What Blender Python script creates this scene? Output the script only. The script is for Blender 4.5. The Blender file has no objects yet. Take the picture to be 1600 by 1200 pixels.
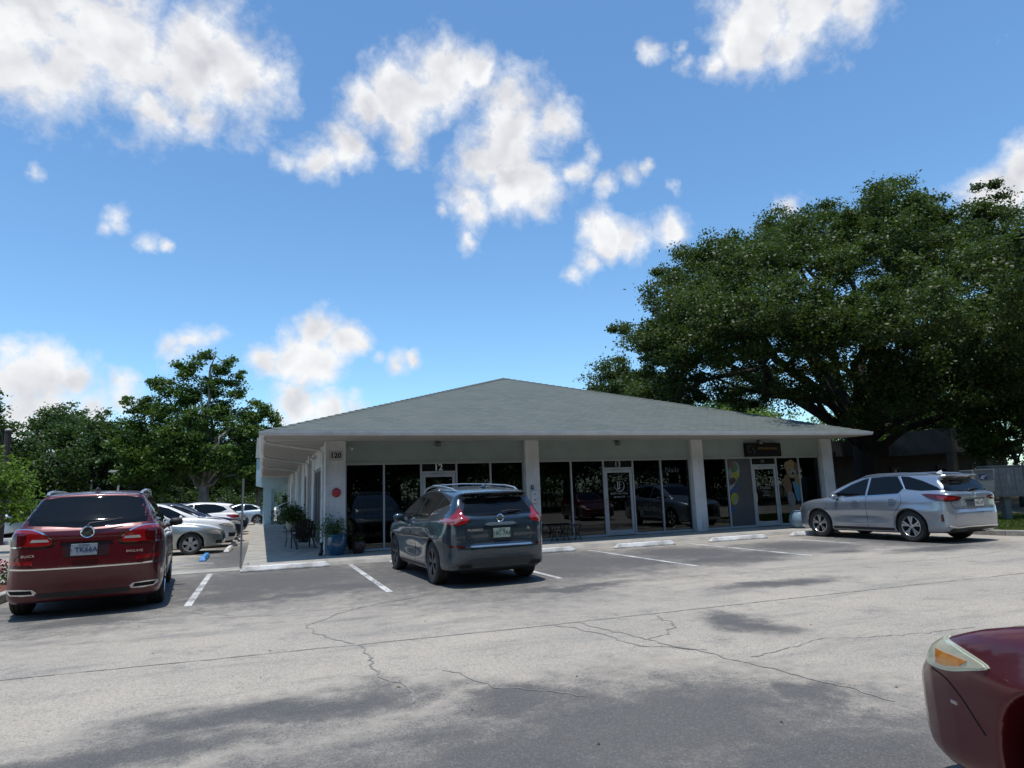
import bpy, bmesh, math, random
import numpy as np
from mathutils import Vector, Matrix, noise as mnoise
from mathutils.geometry import delaunay_2d_cdt
SC = bpy.context.scene
R = math.radians

# ---------------------------------------------------------------- camera
cd = bpy.data.cameras.new('camera'); cam = bpy.data.objects.new('camera', cd)
SC.collection.objects.link(cam); SC.camera = cam
cx = Vector((0.936, -0.351, -0.034)); cz = Vector((0.352, 0.921, 0.164))
cx.normalize(); cz.normalize(); cyv = (-cz).cross(cx).normalized(); cx = cyv.cross(-cz).normalized()
cam.matrix_world = Matrix(((cx.x, cyv.x, -cz.x, 0), (cx.y, cyv.y, -cz.y, 0), (cx.z, cyv.z, -cz.z, 1.5), (0, 0, 0, 1)))
cd.sensor_width = 36; cd.lens = 36 * 1028 / 1600; cd.clip_start = .05; cd.clip_end = 3000

# ---------------------------------------------------------------- light
SUN = Vector((-.085, -.135, 1)).normalized()
sl = bpy.data.lights.new('sun', 'SUN'); sl.energy = 4.2; sl.angle = R(.55); sl.color = (1, .965, .91)
so = bpy.data.objects.new('sun', sl); SC.collection.objects.link(so)
so.rotation_euler = SUN.to_track_quat('Z', 'Y').to_euler()
SC.view_settings.view_transform = 'Standard'; SC.view_settings.look = 'None'
SC.view_settings.gamma = 1; SC.view_settings.exposure = 0.0
SC.render.resolution_x = 1024; SC.render.resolution_y = 768
SC.render.engine = 'CYCLES'
SC.cycles.max_bounces = 8; SC.cycles.transparent_max_bounces = 12
SC.cycles.sample_clamp_indirect = 4

# ---------------------------------------------------------------- sky with clouds
W = bpy.data.worlds.new('World'); SC.world = W; W.use_nodes = True
wn = W.node_tree.nodes; wl = W.node_tree.links; wn.clear()
def nn(tree, typ, **kw):
    n = tree.nodes.new(typ)
    for k, v in kw.items():
        if k.startswith('i_'):
            n.inputs[k[2:].replace('_', ' ')].default_value = v
        else: setattr(n, k, v)
    return n
def mth(tree, op, a, b=None, c=None, clamp=False):
    n = tree.nodes.new('ShaderNodeMath'); n.operation = op; n.use_clamp = clamp
    for i, v in enumerate((a, b, c)):
        if v is None: continue
        if isinstance(v, (int, float)): n.inputs[i].default_value = v
        else: tree.links.new(v, n.inputs[i])
    return n.outputs[0]
def mixc(tree, f, a, b):
    n = tree.nodes.new('ShaderNodeMix'); n.data_type = 'RGBA'
    for s, v in ((n.inputs[0], f), (n.inputs[6], a), (n.inputs[7], b)):
        if isinstance(v, (int, float)): s.default_value = v
        elif isinstance(v, (tuple, list)): s.default_value = (*v[:3], 1)
        else: tree.links.new(v, s)
    return n.outputs[2]
def mrange(tree, v, a, b, c=0., d=1., smooth=True):
    n = tree.nodes.new('ShaderNodeMapRange'); n.clamp = True
    n.interpolation_type = 'SMOOTHSTEP' if smooth else 'LINEAR'
    tree.links.new(v, n.inputs[0])
    for i, x in zip((1, 2, 3, 4), (a, b, c, d)): n.inputs[i].default_value = x
    return n.outputs[0]
T = W.node_tree
tc = T.nodes.new('ShaderNodeTexCoord')
sky = nn(T, 'ShaderNodeTexSky', sky_type='NISHITA', sun_disc=False, sun_elevation=R(80.9), sun_rotation=R(212), altitude=10, air_density=1.0, dust_density=.15, ozone_density=3.0)
hsv0 = nn(T, 'ShaderNodeHueSaturation', i_Saturation=1.02, i_Value=1.10, i_Hue=.5)
T.links.new(sky.outputs[0], hsv0.inputs['Color'])
hsv = nn(T, 'ShaderNodeVectorMath', operation='MULTIPLY'); T.links.new(hsv0.outputs[0], hsv.inputs[0]); hsv.inputs[1].default_value = (.87, 1.10, 1.17)
CLOUDS = [(-0.249, 0.805, 0.539, 0.108), (-0.176, 0.817, 0.549, 0.122), (-0.095, 0.83, 0.55, 0.104), (-0.034, 0.843, 0.538, 0.062), (0.008, 0.851, 0.525, 0.03), (-0.229, 0.832, 0.506, 0.075), (-0.132, 0.86, 0.492, 0.048), (-0.081, 0.865, 0.495, 0.041), (-0.276, 0.826, 0.492, 0.051), (0.165, 0.823, 0.544, 0.070), (0.12, 0.838, 0.534, 0.044), (0.226, 0.797, 0.56, 0.062), (0.257, 0.778, 0.573, 0.035), (0.097, 0.87, 0.483, 0.045), (0.056, 0.886, 0.461, 0.04), (0.022, 0.887, 0.461, 0.022), (0.074, 0.893, 0.443, 0.022), (0.181, 0.841, 0.51, 0.054), (0.32, 0.803, 0.503, 0.082), (0.369, 0.778, 0.508, 0.045), (0.29, 0.831, 0.474, 0.055), (0.33, 0.834, 0.442, 0.065), (0.28, 0.864, 0.419, 0.047), (0.276, 0.886, 0.373, 0.027), (0.364, 0.821, 0.44, 0.056), (0.412, 0.791, 0.453, 0.032), (0.455, 0.776, 0.437, 0.028), (0.484, 0.753, 0.445, 0.029), (0.501, 0.737, 0.454, 0.018), (0.534, 0.735, 0.417, 0.02), (0.236, 0.881, 0.409, 0.017), (0.424, 0.771, 0.474, 0.02), (0.315, 0.786, 0.532, 0.04), (0.466, 0.805, 0.367, 0.042), (0.446, 0.83, 0.335, 0.03), (0.495, 0.791, 0.36, 0.037), (0.536, 0.76, 0.369, 0.032), (0.427, 0.846, 0.318, 0.019), (0.472, 0.794, 0.383, 0.023), (0.567, 0.755, 0.329, 0.018), (0.573, 0.574, 0.585, 0.072), (0.611, 0.541, 0.578, 0.071), (0.656, 0.509, 0.556, 0.042), (0.559, 0.609, 0.562, 0.041), (0.539, 0.638, 0.55, 0.025), (0.608, 0.574, 0.548, 0.045), (0.51, 0.659, 0.553, 0.015), (0.47, 0.672, 0.572, 0.019), (0.499, 0.656, 0.567, 0.012), (0.813, 0.473, 0.339, 0.038), (0.789, 0.509, 0.344, 0.031), (0.818, 0.453, 0.354, 0.037), (0.804, 0.49, 0.337, 0.038), (0.665, 0.647, 0.373, 0.024), (0.771, 0.41, 0.488, 0.013), (0.767, 0.421, 0.484, 0.009), (0.074, 0.967, 0.245, 0.042), (0.11, 0.967, 0.228, 0.038), (0.039, 0.977, 0.208, 0.042), (-0.004, 0.979, 0.206, 0.032), (0.075, 0.978, 0.195, 0.047), (0.128, 0.966, 0.223, 0.024), (0.18, 0.964, 0.198, 0.027), (0.208, 0.957, 0.203, 0.017), (0.157, 0.966, 0.205, 0.017), (-0.094, 0.968, 0.231, 0.03), (-0.113, 0.969, 0.221, 0.026), (-0.067, 0.969, 0.237, 0.019), (-0.102, 0.973, 0.209, 0.026), (-0.183, 0.912, 0.367, 0.021), (-0.193, 0.915, 0.354, 0.015), (-0.148, 0.928, 0.343, 0.018), (-0.13, 0.931, 0.342, 0.012), (-0.268, 0.879, 0.395, 0.015), (-0.261, 0.952, 0.161, 0.047), (-0.229, 0.961, 0.156, 0.04), (-0.285, 0.946, 0.152, 0.046), (-0.26, 0.958, 0.122, 0.071), (-0.201, 0.972, 0.125, 0.041), (-0.168, 0.973, 0.159, 0.029), (-0.174, 0.976, 0.134, 0.033), (0.05, 0.99, 0.135, 0.042), (0.095, 0.987, 0.13, 0.038), (0.024, 0.992, 0.121, 0.028), (0.131, 0.982, 0.138, 0.024), (-0.292, 0.939, 0.182, 0.023)]
dirv = tc.outputs['Generated']
n1 = nn(T, 'ShaderNodeTexNoise', i_Scale=9.0, i_Detail=8.0, i_Roughness=.58)
T.links.new(dirv, n1.inputs['Vector'])
# warp the direction a little, so cloud edges billow
sub = nn(T, 'ShaderNodeVectorMath', operation='SUBTRACT'); T.links.new(n1.outputs['Color'], sub.inputs[0]); sub.inputs[1].default_value = (.5, .5, .5)
sca = nn(T, 'ShaderNodeVectorMath', operation='SCALE'); T.links.new(sub.outputs[0], sca.inputs[0]); sca.inputs['Scale'].default_value = .07
wad = nn(T, 'ShaderNodeVectorMath', operation='ADD'); T.links.new(dirv, wad.inputs[0]); T.links.new(sca.outputs[0], wad.inputs[1])
def cnoise(off):
    mp = nn(T, 'ShaderNodeVectorMath', operation='ADD'); T.links.new(dirv, mp.inputs[0]); mp.inputs[1].default_value = off
    n = nn(T, 'ShaderNodeTexNoise', i_Scale=13.0, i_Detail=9.0, i_Roughness=.6); T.links.new(mp.outputs[0], n.inputs['Vector'])
    return n.outputs['Fac']
SKYS = .15
na = cnoise((0, 0, 0))
nf = nn(T, 'ShaderNodeTexNoise', i_Scale=42.0, i_Detail=7.0, i_Roughness=.62); T.links.new(wad.outputs[0], nf.inputs['Vector'])
def lnoise(off):
    mp = nn(T, 'ShaderNodeVectorMath', operation='ADD'); T.links.new(wad.outputs[0], mp.inputs[0]); mp.inputs[1].default_value = off
    n = nn(T, 'ShaderNodeTexNoise', i_Scale=15.0, i_Detail=3.5, i_Roughness=.5); T.links.new(mp.outputs[0], n.inputs['Vector'])
    return n.outputs['Fac']
relief_shade = mth(T, 'MULTIPLY', mth(T, 'SUBTRACT', lnoise((-.006, -.008, .022)), lnoise((0, 0, 0))), -.75)  # billow shading put into the cloud colour from noise offset towards the sun
def cloud_field(blobs):
    acc = None
    for (x, y, z, r) in blobs:
        d = nn(T, 'ShaderNodeVectorMath', operation='DISTANCE'); T.links.new(wad.outputs[0], d.inputs[0]); d.inputs[1].default_value = (x, y, z)
        f = mth(T, 'MULTIPLY_ADD', d.outputs['Value'], -1.0 / r, 1.0)
        if r < .032: f = mth(T, 'MULTIPLY_ADD', f, .8, -.12)
        acc = f if acc is None else mth(T, 'MAXIMUM', acc, f)
    return acc
def sky_closure(acc):
    if acc is None:
        acc = mth(T, 'MULTIPLY_ADD', n1.outputs['Fac'], 2.4, -1.55)
    dens = mth(T, 'ADD', mth(T, 'ADD', mth(T, 'MULTIPLY', acc, 1.0), mth(T, 'MULTIPLY', mth(T, 'SUBTRACT', na, .5), 2.0)), mth(T, 'MULTIPLY', mth(T, 'SUBTRACT', nf.outputs['Fac'], .5), .75))
    mask = mth(T, 'POWER', mrange(T, dens, -.12, .66, smooth=False), 1.35)
    core = mrange(T, acc, .38, 1.0)  # grey shade of the thick cores, also painted into the cloud colour
    val = mth(T, 'ADD', mth(T, 'MULTIPLY_ADD', core, -.12, .90), relief_shade)
    val = mth(T, 'MINIMUM', mth(T, 'MAXIMUM', val, .6), .97)
    ccol = nn(T, 'ShaderNodeCombineColor')
    T.links.new(val, ccol.inputs[0]); T.links.new(mth(T, 'MULTIPLY', val, 1.005), ccol.inputs[1]); T.links.new(mth(T, 'MULTIPLY_ADD', val, .88, .125), ccol.inputs[2])
    cs = nn(T, 'ShaderNodeVectorMath', operation='SCALE'); T.links.new(ccol.outputs[0], cs.inputs[0]); cs.inputs['Scale'].default_value = 1 / SKYS
    out_c = mixc(T, mth(T, 'MULTIPLY', mask, .97), hsv.outputs[0], cs.outputs[0])
    bg = nn(T, 'ShaderNodeBackground', i_Strength=SKYS); T.links.new(out_c, bg.inputs[0])
    return bg.outputs[0]
# the sky is cut into sectors of azimuth, each with only its own clouds, so that it renders fast
sep = T.nodes.new('ShaderNodeSeparateXYZ'); T.links.new(dirv, sep.inputs[0])
azim = mth(T, 'ARCTAN2', sep.outputs[0], sep.outputs[1])
EDGES = [-26, -4, 9, 20, 36, 70]
final = sky_closure(None)
for e0, e1 in zip(EDGES[:-1], EDGES[1:]):
    bl = [b for b in CLOUDS if R(e0) - (b[3] * 1.3 + .05) / math.hypot(b[0], b[1]) < math.atan2(b[0], b[1]) < R(e1) + (b[3] * 1.3 + .05) / math.hypot(b[0], b[1])]
    inside = mth(T, 'MULTIPLY', mth(T, 'GREATER_THAN', azim, R(e0)), mth(T, 'LESS_THAN', azim, R(e1)))
    ms = T.nodes.new('ShaderNodeMixShader'); T.links.new(inside, ms.inputs[0]); T.links.new(final, ms.inputs[1]); T.links.new(sky_closure(cloud_field(bl)), ms.inputs[2])
    final = ms.outputs[0]
wo = nn(T, 'ShaderNodeOutputWorld'); T.links.new(final, wo.inputs[0])

# ---------------------------------------------------------------- materials
MATS = {}
def mat(name, col, rough=.6, metal=0., var=0., scale=6., bump=0., bscale=40., coat=0., trans=0., spec=.5, col2=None, stretch=None, emit=None):
    if name in MATS: return MATS[name]
    m = bpy.data.materials.new(name); m.use_nodes = True; t = m.node_tree
    b = t.nodes['Principled BSDF']
    b.inputs['Base Color'].default_value = (*col, 1); b.inputs['Roughness'].default_value = rough
    b.inputs['Metallic'].default_value = metal; b.inputs['Coat Weight'].default_value = coat
    b.inputs['Coat Roughness'].default_value = .03
    b.inputs['Specular IOR Level'].default_value = spec
    if var or bump:
        g = t.nodes.new('ShaderNodeTexCoord'); v = g.outputs['Object']
        if stretch:
            mp = t.nodes.new('ShaderNodeMapping'); mp.inputs['Scale'].default_value = stretch
            t.links.new(v, mp.inputs[0]); v = mp.outputs[0]
    if var:
        n = nn(t, 'ShaderNodeTexNoise', i_Scale=scale, i_Detail=6., i_Roughness=.6); t.links.new(v, n.inputs['Vector'])
        c2 = col2 or tuple(c * (1 - var) for c in col)
        f = mrange(t, n.outputs['Fac'], .35, .68)
        t.links.new(mixc(t, f, col, c2), b.inputs['Base Color'])
        t.links.new(mth(t, 'MULTIPLY_ADD', n.outputs['Fac'], .25, rough - .12, clamp=True), b.inputs['Roughness'])
    if bump:
        n = nn(t, 'ShaderNodeTexNoise', i_Scale=bscale, i_Detail=4.); t.links.new(v, n.inputs['Vector'])
        bp = nn(t, 'ShaderNodeBump', i_Strength=bump, i_Distance=.02); t.links.new(n.outputs['Fac'], bp.inputs['Height']); t.links.new(bp.outputs[0], b.inputs['Normal'])
    MATS[name] = m
    return m
def paint(name, col, metal=.35, rough=.35, coat=1.0):
    if name in MATS: return MATS[name]
    m = mat(name, col, rough, metal, coat=coat); t = m.node_tree; b = t.nodes['Principled BSDF']
    g = t.nodes.new('ShaderNodeTexCoord')
    # road film: dust settles low on the body and in faint streaks
    n = nn(t, 'ShaderNodeTexNoise', i_Scale=3.5, i_Detail=7., i_Roughness=.65); t.links.new(g.outputs['Object'], n.inputs['Vector'])
    sp = t.nodes.new('ShaderNodeSeparateXYZ'); t.links.new(g.outputs['Object'], sp.inputs[0])
    low = mrange(t, sp.outputs['Z'], .75, .2)
    f = mth(t, 'MULTIPLY', mrange(t, n.outputs['Fac'], .35, .75), mth(t, 'MULTIPLY_ADD', low, .06, .012))
    t.links.new(mixc(t, f, col, (.25, .23, .2)), b.inputs['Base Color'])
    t.links.new(mth(t, 'MULTIPLY_ADD', f, .9, .05, clamp=True), b.inputs['Coat Roughness'])
    return m

def island_leaf(name, cols, trans=.35, gloss=.45):
    m = bpy.data.materials.new(name); m.use_nodes = True; t = m.node_tree
    b = t.nodes['Principled BSDF']
    g = t.nodes.new('ShaderNodeNewGeometry')
    cr_ = t.nodes.new('ShaderNodeValToRGB'); cr_.color_ramp.elements[0].color = (*cols[0], 1); cr_.color_ramp.elements[1].color = (*cols[-1], 1)
    for i, c in enumerate(cols[1:-1]):
        e = cr_.color_ramp.elements.new((i + 1) / (len(cols) - 1)); e.color = (*c, 1)
    tcx = t.nodes.new('ShaderNodeTexCoord')
    n = nn(t, 'ShaderNodeTexNoise', i_Scale=.55, i_Detail=3.); t.links.new(tcx.outputs['Object'], n.inputs['Vector'])
    f = mth(t, 'ADD', mth(t, 'MULTIPLY', g.outputs['Random Per Island'], .6), mth(t, 'MULTIPLY_ADD', n.outputs['Fac'], 1.3, -.45), clamp=True)
    t.links.new(f, cr_.inputs[0]); t.links.new(cr_.outputs[0], b.inputs['Base Color'])
    b.inputs['Roughness'].default_value = gloss; b.inputs['Specular IOR Level'].default_value = .35
    tr = t.nodes.new('ShaderNodeBsdfTranslucent'); t.links.new(mixc(t, .5, cr_.outputs[0], (.12, .2, .01)), tr.inputs[0])
    ms = t.nodes.new('ShaderNodeMixShader'); ms.inputs[0].default_value = trans
    t.links.new(b.outputs[0], ms.inputs[1]); t.links.new(tr.outputs[0], ms.inputs[2])
    t.links.new(ms.outputs[0], t.nodes['Material Output'].inputs[0])
    MATS[name] = m
    return m

def window_glass(name, tint=.25, refl=1.0, ior=1.5, extra=.0, tc=(.8, .9, .88)):
    if name in MATS: return MATS[name]
    m = bpy.data.materials.new(name); m.use_nodes = True; t = m.node_tree; t.nodes.clear()
    o = t.nodes.new('ShaderNodeOutputMaterial')
    tr = t.nodes.new('ShaderNodeBsdfTransparent'); tr.inputs[0].default_value = (tint * tc[0], tint * tc[1], tint * tc[2], 1)
    gl = t.nodes.new('ShaderNodeBsdfGlossy'); gl.inputs['Roughness'].default_value = .012; gl.inputs[0].default_value = (.85, .9, .92, 1)
    fr = nn(t, 'ShaderNodeFresnel', i_IOR=ior)
    f = mth(t, 'MULTIPLY_ADD', fr.outputs[0], refl, extra, clamp=True)
    ms = t.nodes.new('ShaderNodeMixShader'); t.links.new(f, ms.inputs[0]); t.links.new(tr.outputs[0], ms.inputs[1]); t.links.new(gl.outputs[0], ms.inputs[2])
    t.links.new(ms.outputs[0], o.inputs[0]); MATS[name] = m
    return m

# ---------------------------------------------------------------- object helpers
def tag(o, label=None, cat=None, group=None, kind=None):
    if label: o['label'] = label
    if cat: o['category'] = cat
    if group: o['group'] = group
    if kind: o['kind'] = kind
    return o
def empty(name, loc=(0, 0, 0), rz=0, label=None, cat=None, group=None):
    o = bpy.data.objects.new(name, None); SC.collection.objects.link(o)
    o.location = loc; o.rotation_euler = (0, 0, rz); o.empty_display_size = .2
    return tag(o, label, cat, group)
def link(name, me, mats, parent=None, smooth=False):
    o = bpy.data.objects.new(name, me); SC.collection.objects.link(o)
    for m in (mats if isinstance(mats, (list, tuple)) else [mats]): me.materials.append(m)
    if smooth: me.polygons.foreach_set('use_smooth', [True] * len(me.polygons))
    if parent: o.parent = parent
    return o
class MB:
    def __init__(s, off=(0, 0, 0)): s.v = []; s.f = []; s.m = []; s.off = Vector(off)
    def add(s, vs, fs, mi=0):
        n = len(s.v); s.v += [Vector(p) - s.off for p in vs]; s.f += [[i + n for i in f] for f in fs]; s.m += [mi] * len(fs); return s
    def box(s, x0, y0, z0, x1, y1, z1, mi=0, M=None):
        vs = [Vector((x, y, z)) for z in (z0, z1) for y in (y0, y1) for x in (x0, x1)]
        if M: vs = [M @ v for v in vs]
        return s.add(vs, [(0, 2, 3, 1), (4, 5, 7, 6), (0, 1, 5, 4), (2, 6, 7, 3), (0, 4, 6, 2), (1, 3, 7, 5)], mi)
    def quad(s, *p, mi=0): return s.add(p, [tuple(range(len(p)))], mi)
    def prism(s, pts, axis, a, b, mi=0):
        # pts in the two remaining axes
        def mk(p, w):
            return {'x': (w, p[0], p[1]), 'y': (p[0], w, p[1]), 'z': (p[0], p[1], w)}[axis]
        n = len(pts); vs = [mk(p, a) for p in pts] + [mk(p, b) for p in pts]
        fs = [tuple(range(n))[::-1], tuple(range(n, 2 * n))] + [(i, (i + 1) % n, n + (i + 1) % n, n + i) for i in range(n)]
        return s.add(vs, fs, mi)
    def tube(s, pts, r, seg=8, mi=0, caps=True):
        pts = [Vector(p) for p in pts]; n = len(pts); rs = r if isinstance(r, (list, tuple)) else [r] * n
        vs = []; up = Vector((.13, .27, 1)).normalized()
        for i, p in enumerate(pts):
            d = (pts[min(i + 1, n - 1)] - pts[max(i - 1, 0)]).normalized()
            a = d.cross(up)
            if a.length < .1: a = d.cross(Vector((1, 0, 0)))
            a.normalize(); b = d.cross(a)
            for k in range(seg):
                t = 2 * math.pi * k / seg; vs.append(p + (a * math.cos(t) + b * math.sin(t)) * rs[i])
        fs = [(i * seg + k, i * seg + (k + 1) % seg, (i + 1) * seg + (k + 1) % seg, (i + 1) * seg + k) for i in range(n - 1) for k in range(seg)]
        if caps: fs += [tuple(range(seg))[::-1], tuple((n - 1) * seg + k for k in range(seg))]
        return s.add(vs, fs, mi)
    def lathe(s, prof, c=(0, 0, 0), axis='z', seg=24, mi=0, wob=0):
        # prof: (radius, height)
        c = Vector(c); vs = []
        for r, h in prof:
            for k in range(seg):
                t = 2 * math.pi * k / seg; a, b = r * math.cos(t), r * math.sin(t)
                vs.append(c + Vector({'z': (a, b, h), 'y': (a, h, -b), 'x': (h, a, b)}[axis]))
        n = len(prof)
        fs = [(i * seg + k, i * seg + (k + 1) % seg, (i + 1) * seg + (k + 1) % seg, (i + 1) * seg + k) for i in range(n - 1) for k in range(seg)]
        return s.add(vs, fs, mi)
    def build(s, name, mats, parent=None, smooth=False, bevel=0):
        me = bpy.data.meshes.new(name); me.from_pydata(s.v, [], s.f)
        if any(s.m): me.polygons.foreach_set('material_index', s.m)
        me.validate(); o = link(name, me, mats, parent, smooth)
        bm = bmesh.new(); bm.from_mesh(me); bmesh.ops.recalc_face_normals(bm, faces=bm.faces); bm.to_mesh(me); bm.free()
        if smooth == 'auto':
            me.polygons.foreach_set('use_smooth', [True] * len(me.polygons)); me.set_sharp_from_angle(angle=R(35))
        if bevel:
            b = o.modifiers.new('bevel', 'BEVEL'); b.width = bevel; b.segments = 2; b.limit_method = 'ANGLE'
        return o
def text_mesh(body, size, extrude=.002, bold=0.0, spacing=1.0, align='CENTER'):
    cu = bpy.data.curves.new('t', 'FONT'); cu.body = body; cu.size = size; cu.extrude = extrude; cu.align_x = align; cu.align_y = 'CENTER'
    cu.offset = bold; cu.space_character = spacing; cu.resolution_u = 3
    o = bpy.data.objects.new('t', cu); SC.collection.objects.link(o)
    dg = bpy.context.evaluated_depsgraph_get(); me = bpy.data.meshes.new_from_object(o.evaluated_get(dg))
    bpy.data.objects.remove(o); bpy.data.curves.remove(cu)
    return me
def text(name, body, size, M, m, parent=None, **kw):
    me = text_mesh(body, size, **kw); me.transform(M); me.materials.clear()
    return link(name, me, m, parent)
# text standing upright, readable from -Y
UPR = Matrix.Rotation(R(90), 4, 'X')

# ================================================================ GROUND
def asphalt_material():
    m = bpy.data.materials.new('asphalt'); m.use_nodes = True; t = m.node_tree; b = t.nodes['Principled BSDF']
    g = t.nodes.new('ShaderNodeTexCoord'); P = g.outputs['Object']
    nz = nn(t, 'ShaderNodeTexNoise', i_Scale=.9, i_Detail=8., i_Roughness=.62); t.links.new(P, nz.inputs['Vector'])
    sub = nn(t, 'ShaderNodeVectorMath', operation='SUBTRACT'); t.links.new(nz.outputs['Color'], sub.inputs[0]); sub.inputs[1].default_value = (.5, .5, .5)
    sc = nn(t, 'ShaderNodeVectorMath', operation='SCALE'); t.links.new(sub.outputs[0], sc.inputs[0]); sc.inputs['Scale'].default_value = 1.5
    wp = nn(t, 'ShaderNodeVectorMath', operation='ADD'); t.links.new(P, wp.inputs[0]); t.links.new(sc.outputs[0], wp.inputs[1])
    # dark sealer that survives in patches: (x, y, size x, size y)
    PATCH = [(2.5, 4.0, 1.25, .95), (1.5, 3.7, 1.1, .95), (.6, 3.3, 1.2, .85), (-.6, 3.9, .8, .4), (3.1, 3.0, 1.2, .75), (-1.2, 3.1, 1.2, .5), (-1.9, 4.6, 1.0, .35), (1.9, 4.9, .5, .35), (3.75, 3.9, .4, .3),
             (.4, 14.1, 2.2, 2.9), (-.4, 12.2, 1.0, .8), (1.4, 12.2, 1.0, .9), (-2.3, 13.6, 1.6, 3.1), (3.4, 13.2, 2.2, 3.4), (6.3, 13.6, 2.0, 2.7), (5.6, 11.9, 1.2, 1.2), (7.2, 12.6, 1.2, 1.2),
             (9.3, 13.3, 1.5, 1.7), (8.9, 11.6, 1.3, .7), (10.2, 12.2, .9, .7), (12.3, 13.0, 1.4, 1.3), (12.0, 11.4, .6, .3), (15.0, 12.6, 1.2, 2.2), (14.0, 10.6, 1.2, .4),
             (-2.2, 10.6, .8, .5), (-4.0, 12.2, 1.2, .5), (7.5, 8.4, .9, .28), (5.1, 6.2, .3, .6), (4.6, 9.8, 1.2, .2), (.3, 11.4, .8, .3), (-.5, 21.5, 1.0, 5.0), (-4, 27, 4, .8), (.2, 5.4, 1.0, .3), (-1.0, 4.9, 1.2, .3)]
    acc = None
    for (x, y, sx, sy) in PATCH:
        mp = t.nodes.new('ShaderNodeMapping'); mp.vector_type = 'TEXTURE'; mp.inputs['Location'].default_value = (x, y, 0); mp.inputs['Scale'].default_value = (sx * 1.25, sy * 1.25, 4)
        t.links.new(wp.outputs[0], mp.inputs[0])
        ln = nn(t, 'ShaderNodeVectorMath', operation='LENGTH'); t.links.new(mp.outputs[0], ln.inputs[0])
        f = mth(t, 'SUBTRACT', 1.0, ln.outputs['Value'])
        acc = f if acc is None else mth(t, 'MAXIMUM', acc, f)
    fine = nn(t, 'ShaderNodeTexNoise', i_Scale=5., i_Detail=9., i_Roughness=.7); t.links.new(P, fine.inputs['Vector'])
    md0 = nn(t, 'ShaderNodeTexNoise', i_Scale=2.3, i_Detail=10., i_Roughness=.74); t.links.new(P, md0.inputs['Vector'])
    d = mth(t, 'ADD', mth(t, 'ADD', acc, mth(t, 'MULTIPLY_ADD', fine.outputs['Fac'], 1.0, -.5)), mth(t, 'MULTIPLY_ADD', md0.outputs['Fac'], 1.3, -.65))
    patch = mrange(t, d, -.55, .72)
    big = nn(t, 'ShaderNodeTexNoise', i_Scale=.35, i_Detail=7., i_Roughness=.6); t.links.new(P, big.inputs['Vector'])
    streak = nn(t, 'ShaderNodeMapping'); streak.inputs['Scale'].default_value = (.35, 1.6, 1); t.links.new(P, streak.inputs[0])
    st = nn(t, 'ShaderNodeTexNoise', i_Scale=1.1, i_Detail=8., i_Roughness=.65); t.links.new(streak.outputs[0], st.inputs['Vector'])
    md = nn(t, 'ShaderNodeTexNoise', i_Scale=1.7, i_Detail=10., i_Roughness=.72); t.links.new(P, md.inputs['Vector'])
    worn = mrange(t, mth(t, 'MAXIMUM', st.outputs['Fac'], mth(t, 'ADD', md.outputs['Fac'], .0)), .50, .74)
    base = mixc(t, mrange(t, big.outputs['Fac'], .35, .65), (.40, .352, .288), (.335, .30, .252))
    base = mixc(t, mth(t, 'MULTIPLY', worn, .66), base, (.135, .133, .13))
    # stones showing through
    vo = nn(t, 'ShaderNodeTexVoronoi', i_Scale=75.); t.links.new(P, vo.inputs['Vector'])
    v2 = nn(t, 'ShaderNodeTexVoronoi', i_Scale=170.); t.links.new(P, v2.inputs['Vector'])
    stone = mth(t, 'ADD', mrange(t, vo.outputs['Color'], .15, .9, -.5, .5, False), mrange(t, v2.outputs['Color'], .1, .9, -.4, .4, False))
    pn = mth(t, 'ADD', patch, mth(t, 'MULTIPLY', stone, mth(t, 'MULTIPLY_ADD', mth(t, 'ABSOLUTE', mth(t, 'SUBTRACT', patch, .5)), -1.0, .85)), clamp=True)
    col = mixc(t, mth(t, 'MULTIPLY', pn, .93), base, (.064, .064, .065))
    v3 = nn(t, 'ShaderNodeTexVoronoi', i_Scale=110.); t.links.new(P, v3.inputs['Vector'])
    fleck = mth(t, 'MULTIPLY', mrange(t, v3.outputs['Color'], .55, .95), .34)
    col = mixc(t, mth(t, 'MULTIPLY', fleck, mth(t, 'SUBTRACT', 1.0, mth(t, 'MULTIPLY', pn, .55))), col, (.44, .41, .36))
    br = mth(t, 'MULTIPLY_ADD', stone, .50, 1.0)
    sc2 = nn(t, 'ShaderNodeVectorMath', operation='SCALE'); t.links.new(col, sc2.inputs[0]); t.links.new(br, sc2.inputs['Scale'])
    t.links.new(sc2.outputs[0], b.inputs['Base Color'])
    b.inputs['Roughness'].default_value = .82; b.inputs['Specular IOR Level'].default_value = .3
    hh = mth(t, 'ADD', mth(t, 'MULTIPLY', vo.outputs['Distance'], .6), mth(t, 'MULTIPLY', fine.outputs['Fac'], .6))
    bp = nn(t, 'ShaderNodeBump', i_Strength=.5, i_Distance=.012); t.links.new(hh, bp.inputs['Height']); t.links.new(bp.outputs[0], b.inputs['Normal'])
    return m
ASPH = asphalt_material()
b = MB(); b.quad((-900, -900, 0), (900, -900, 0), (900, 1200, 0), (-900, 1200, 0))
tag(b.build('asphalt_ground', ASPH), kind='structure')

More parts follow.
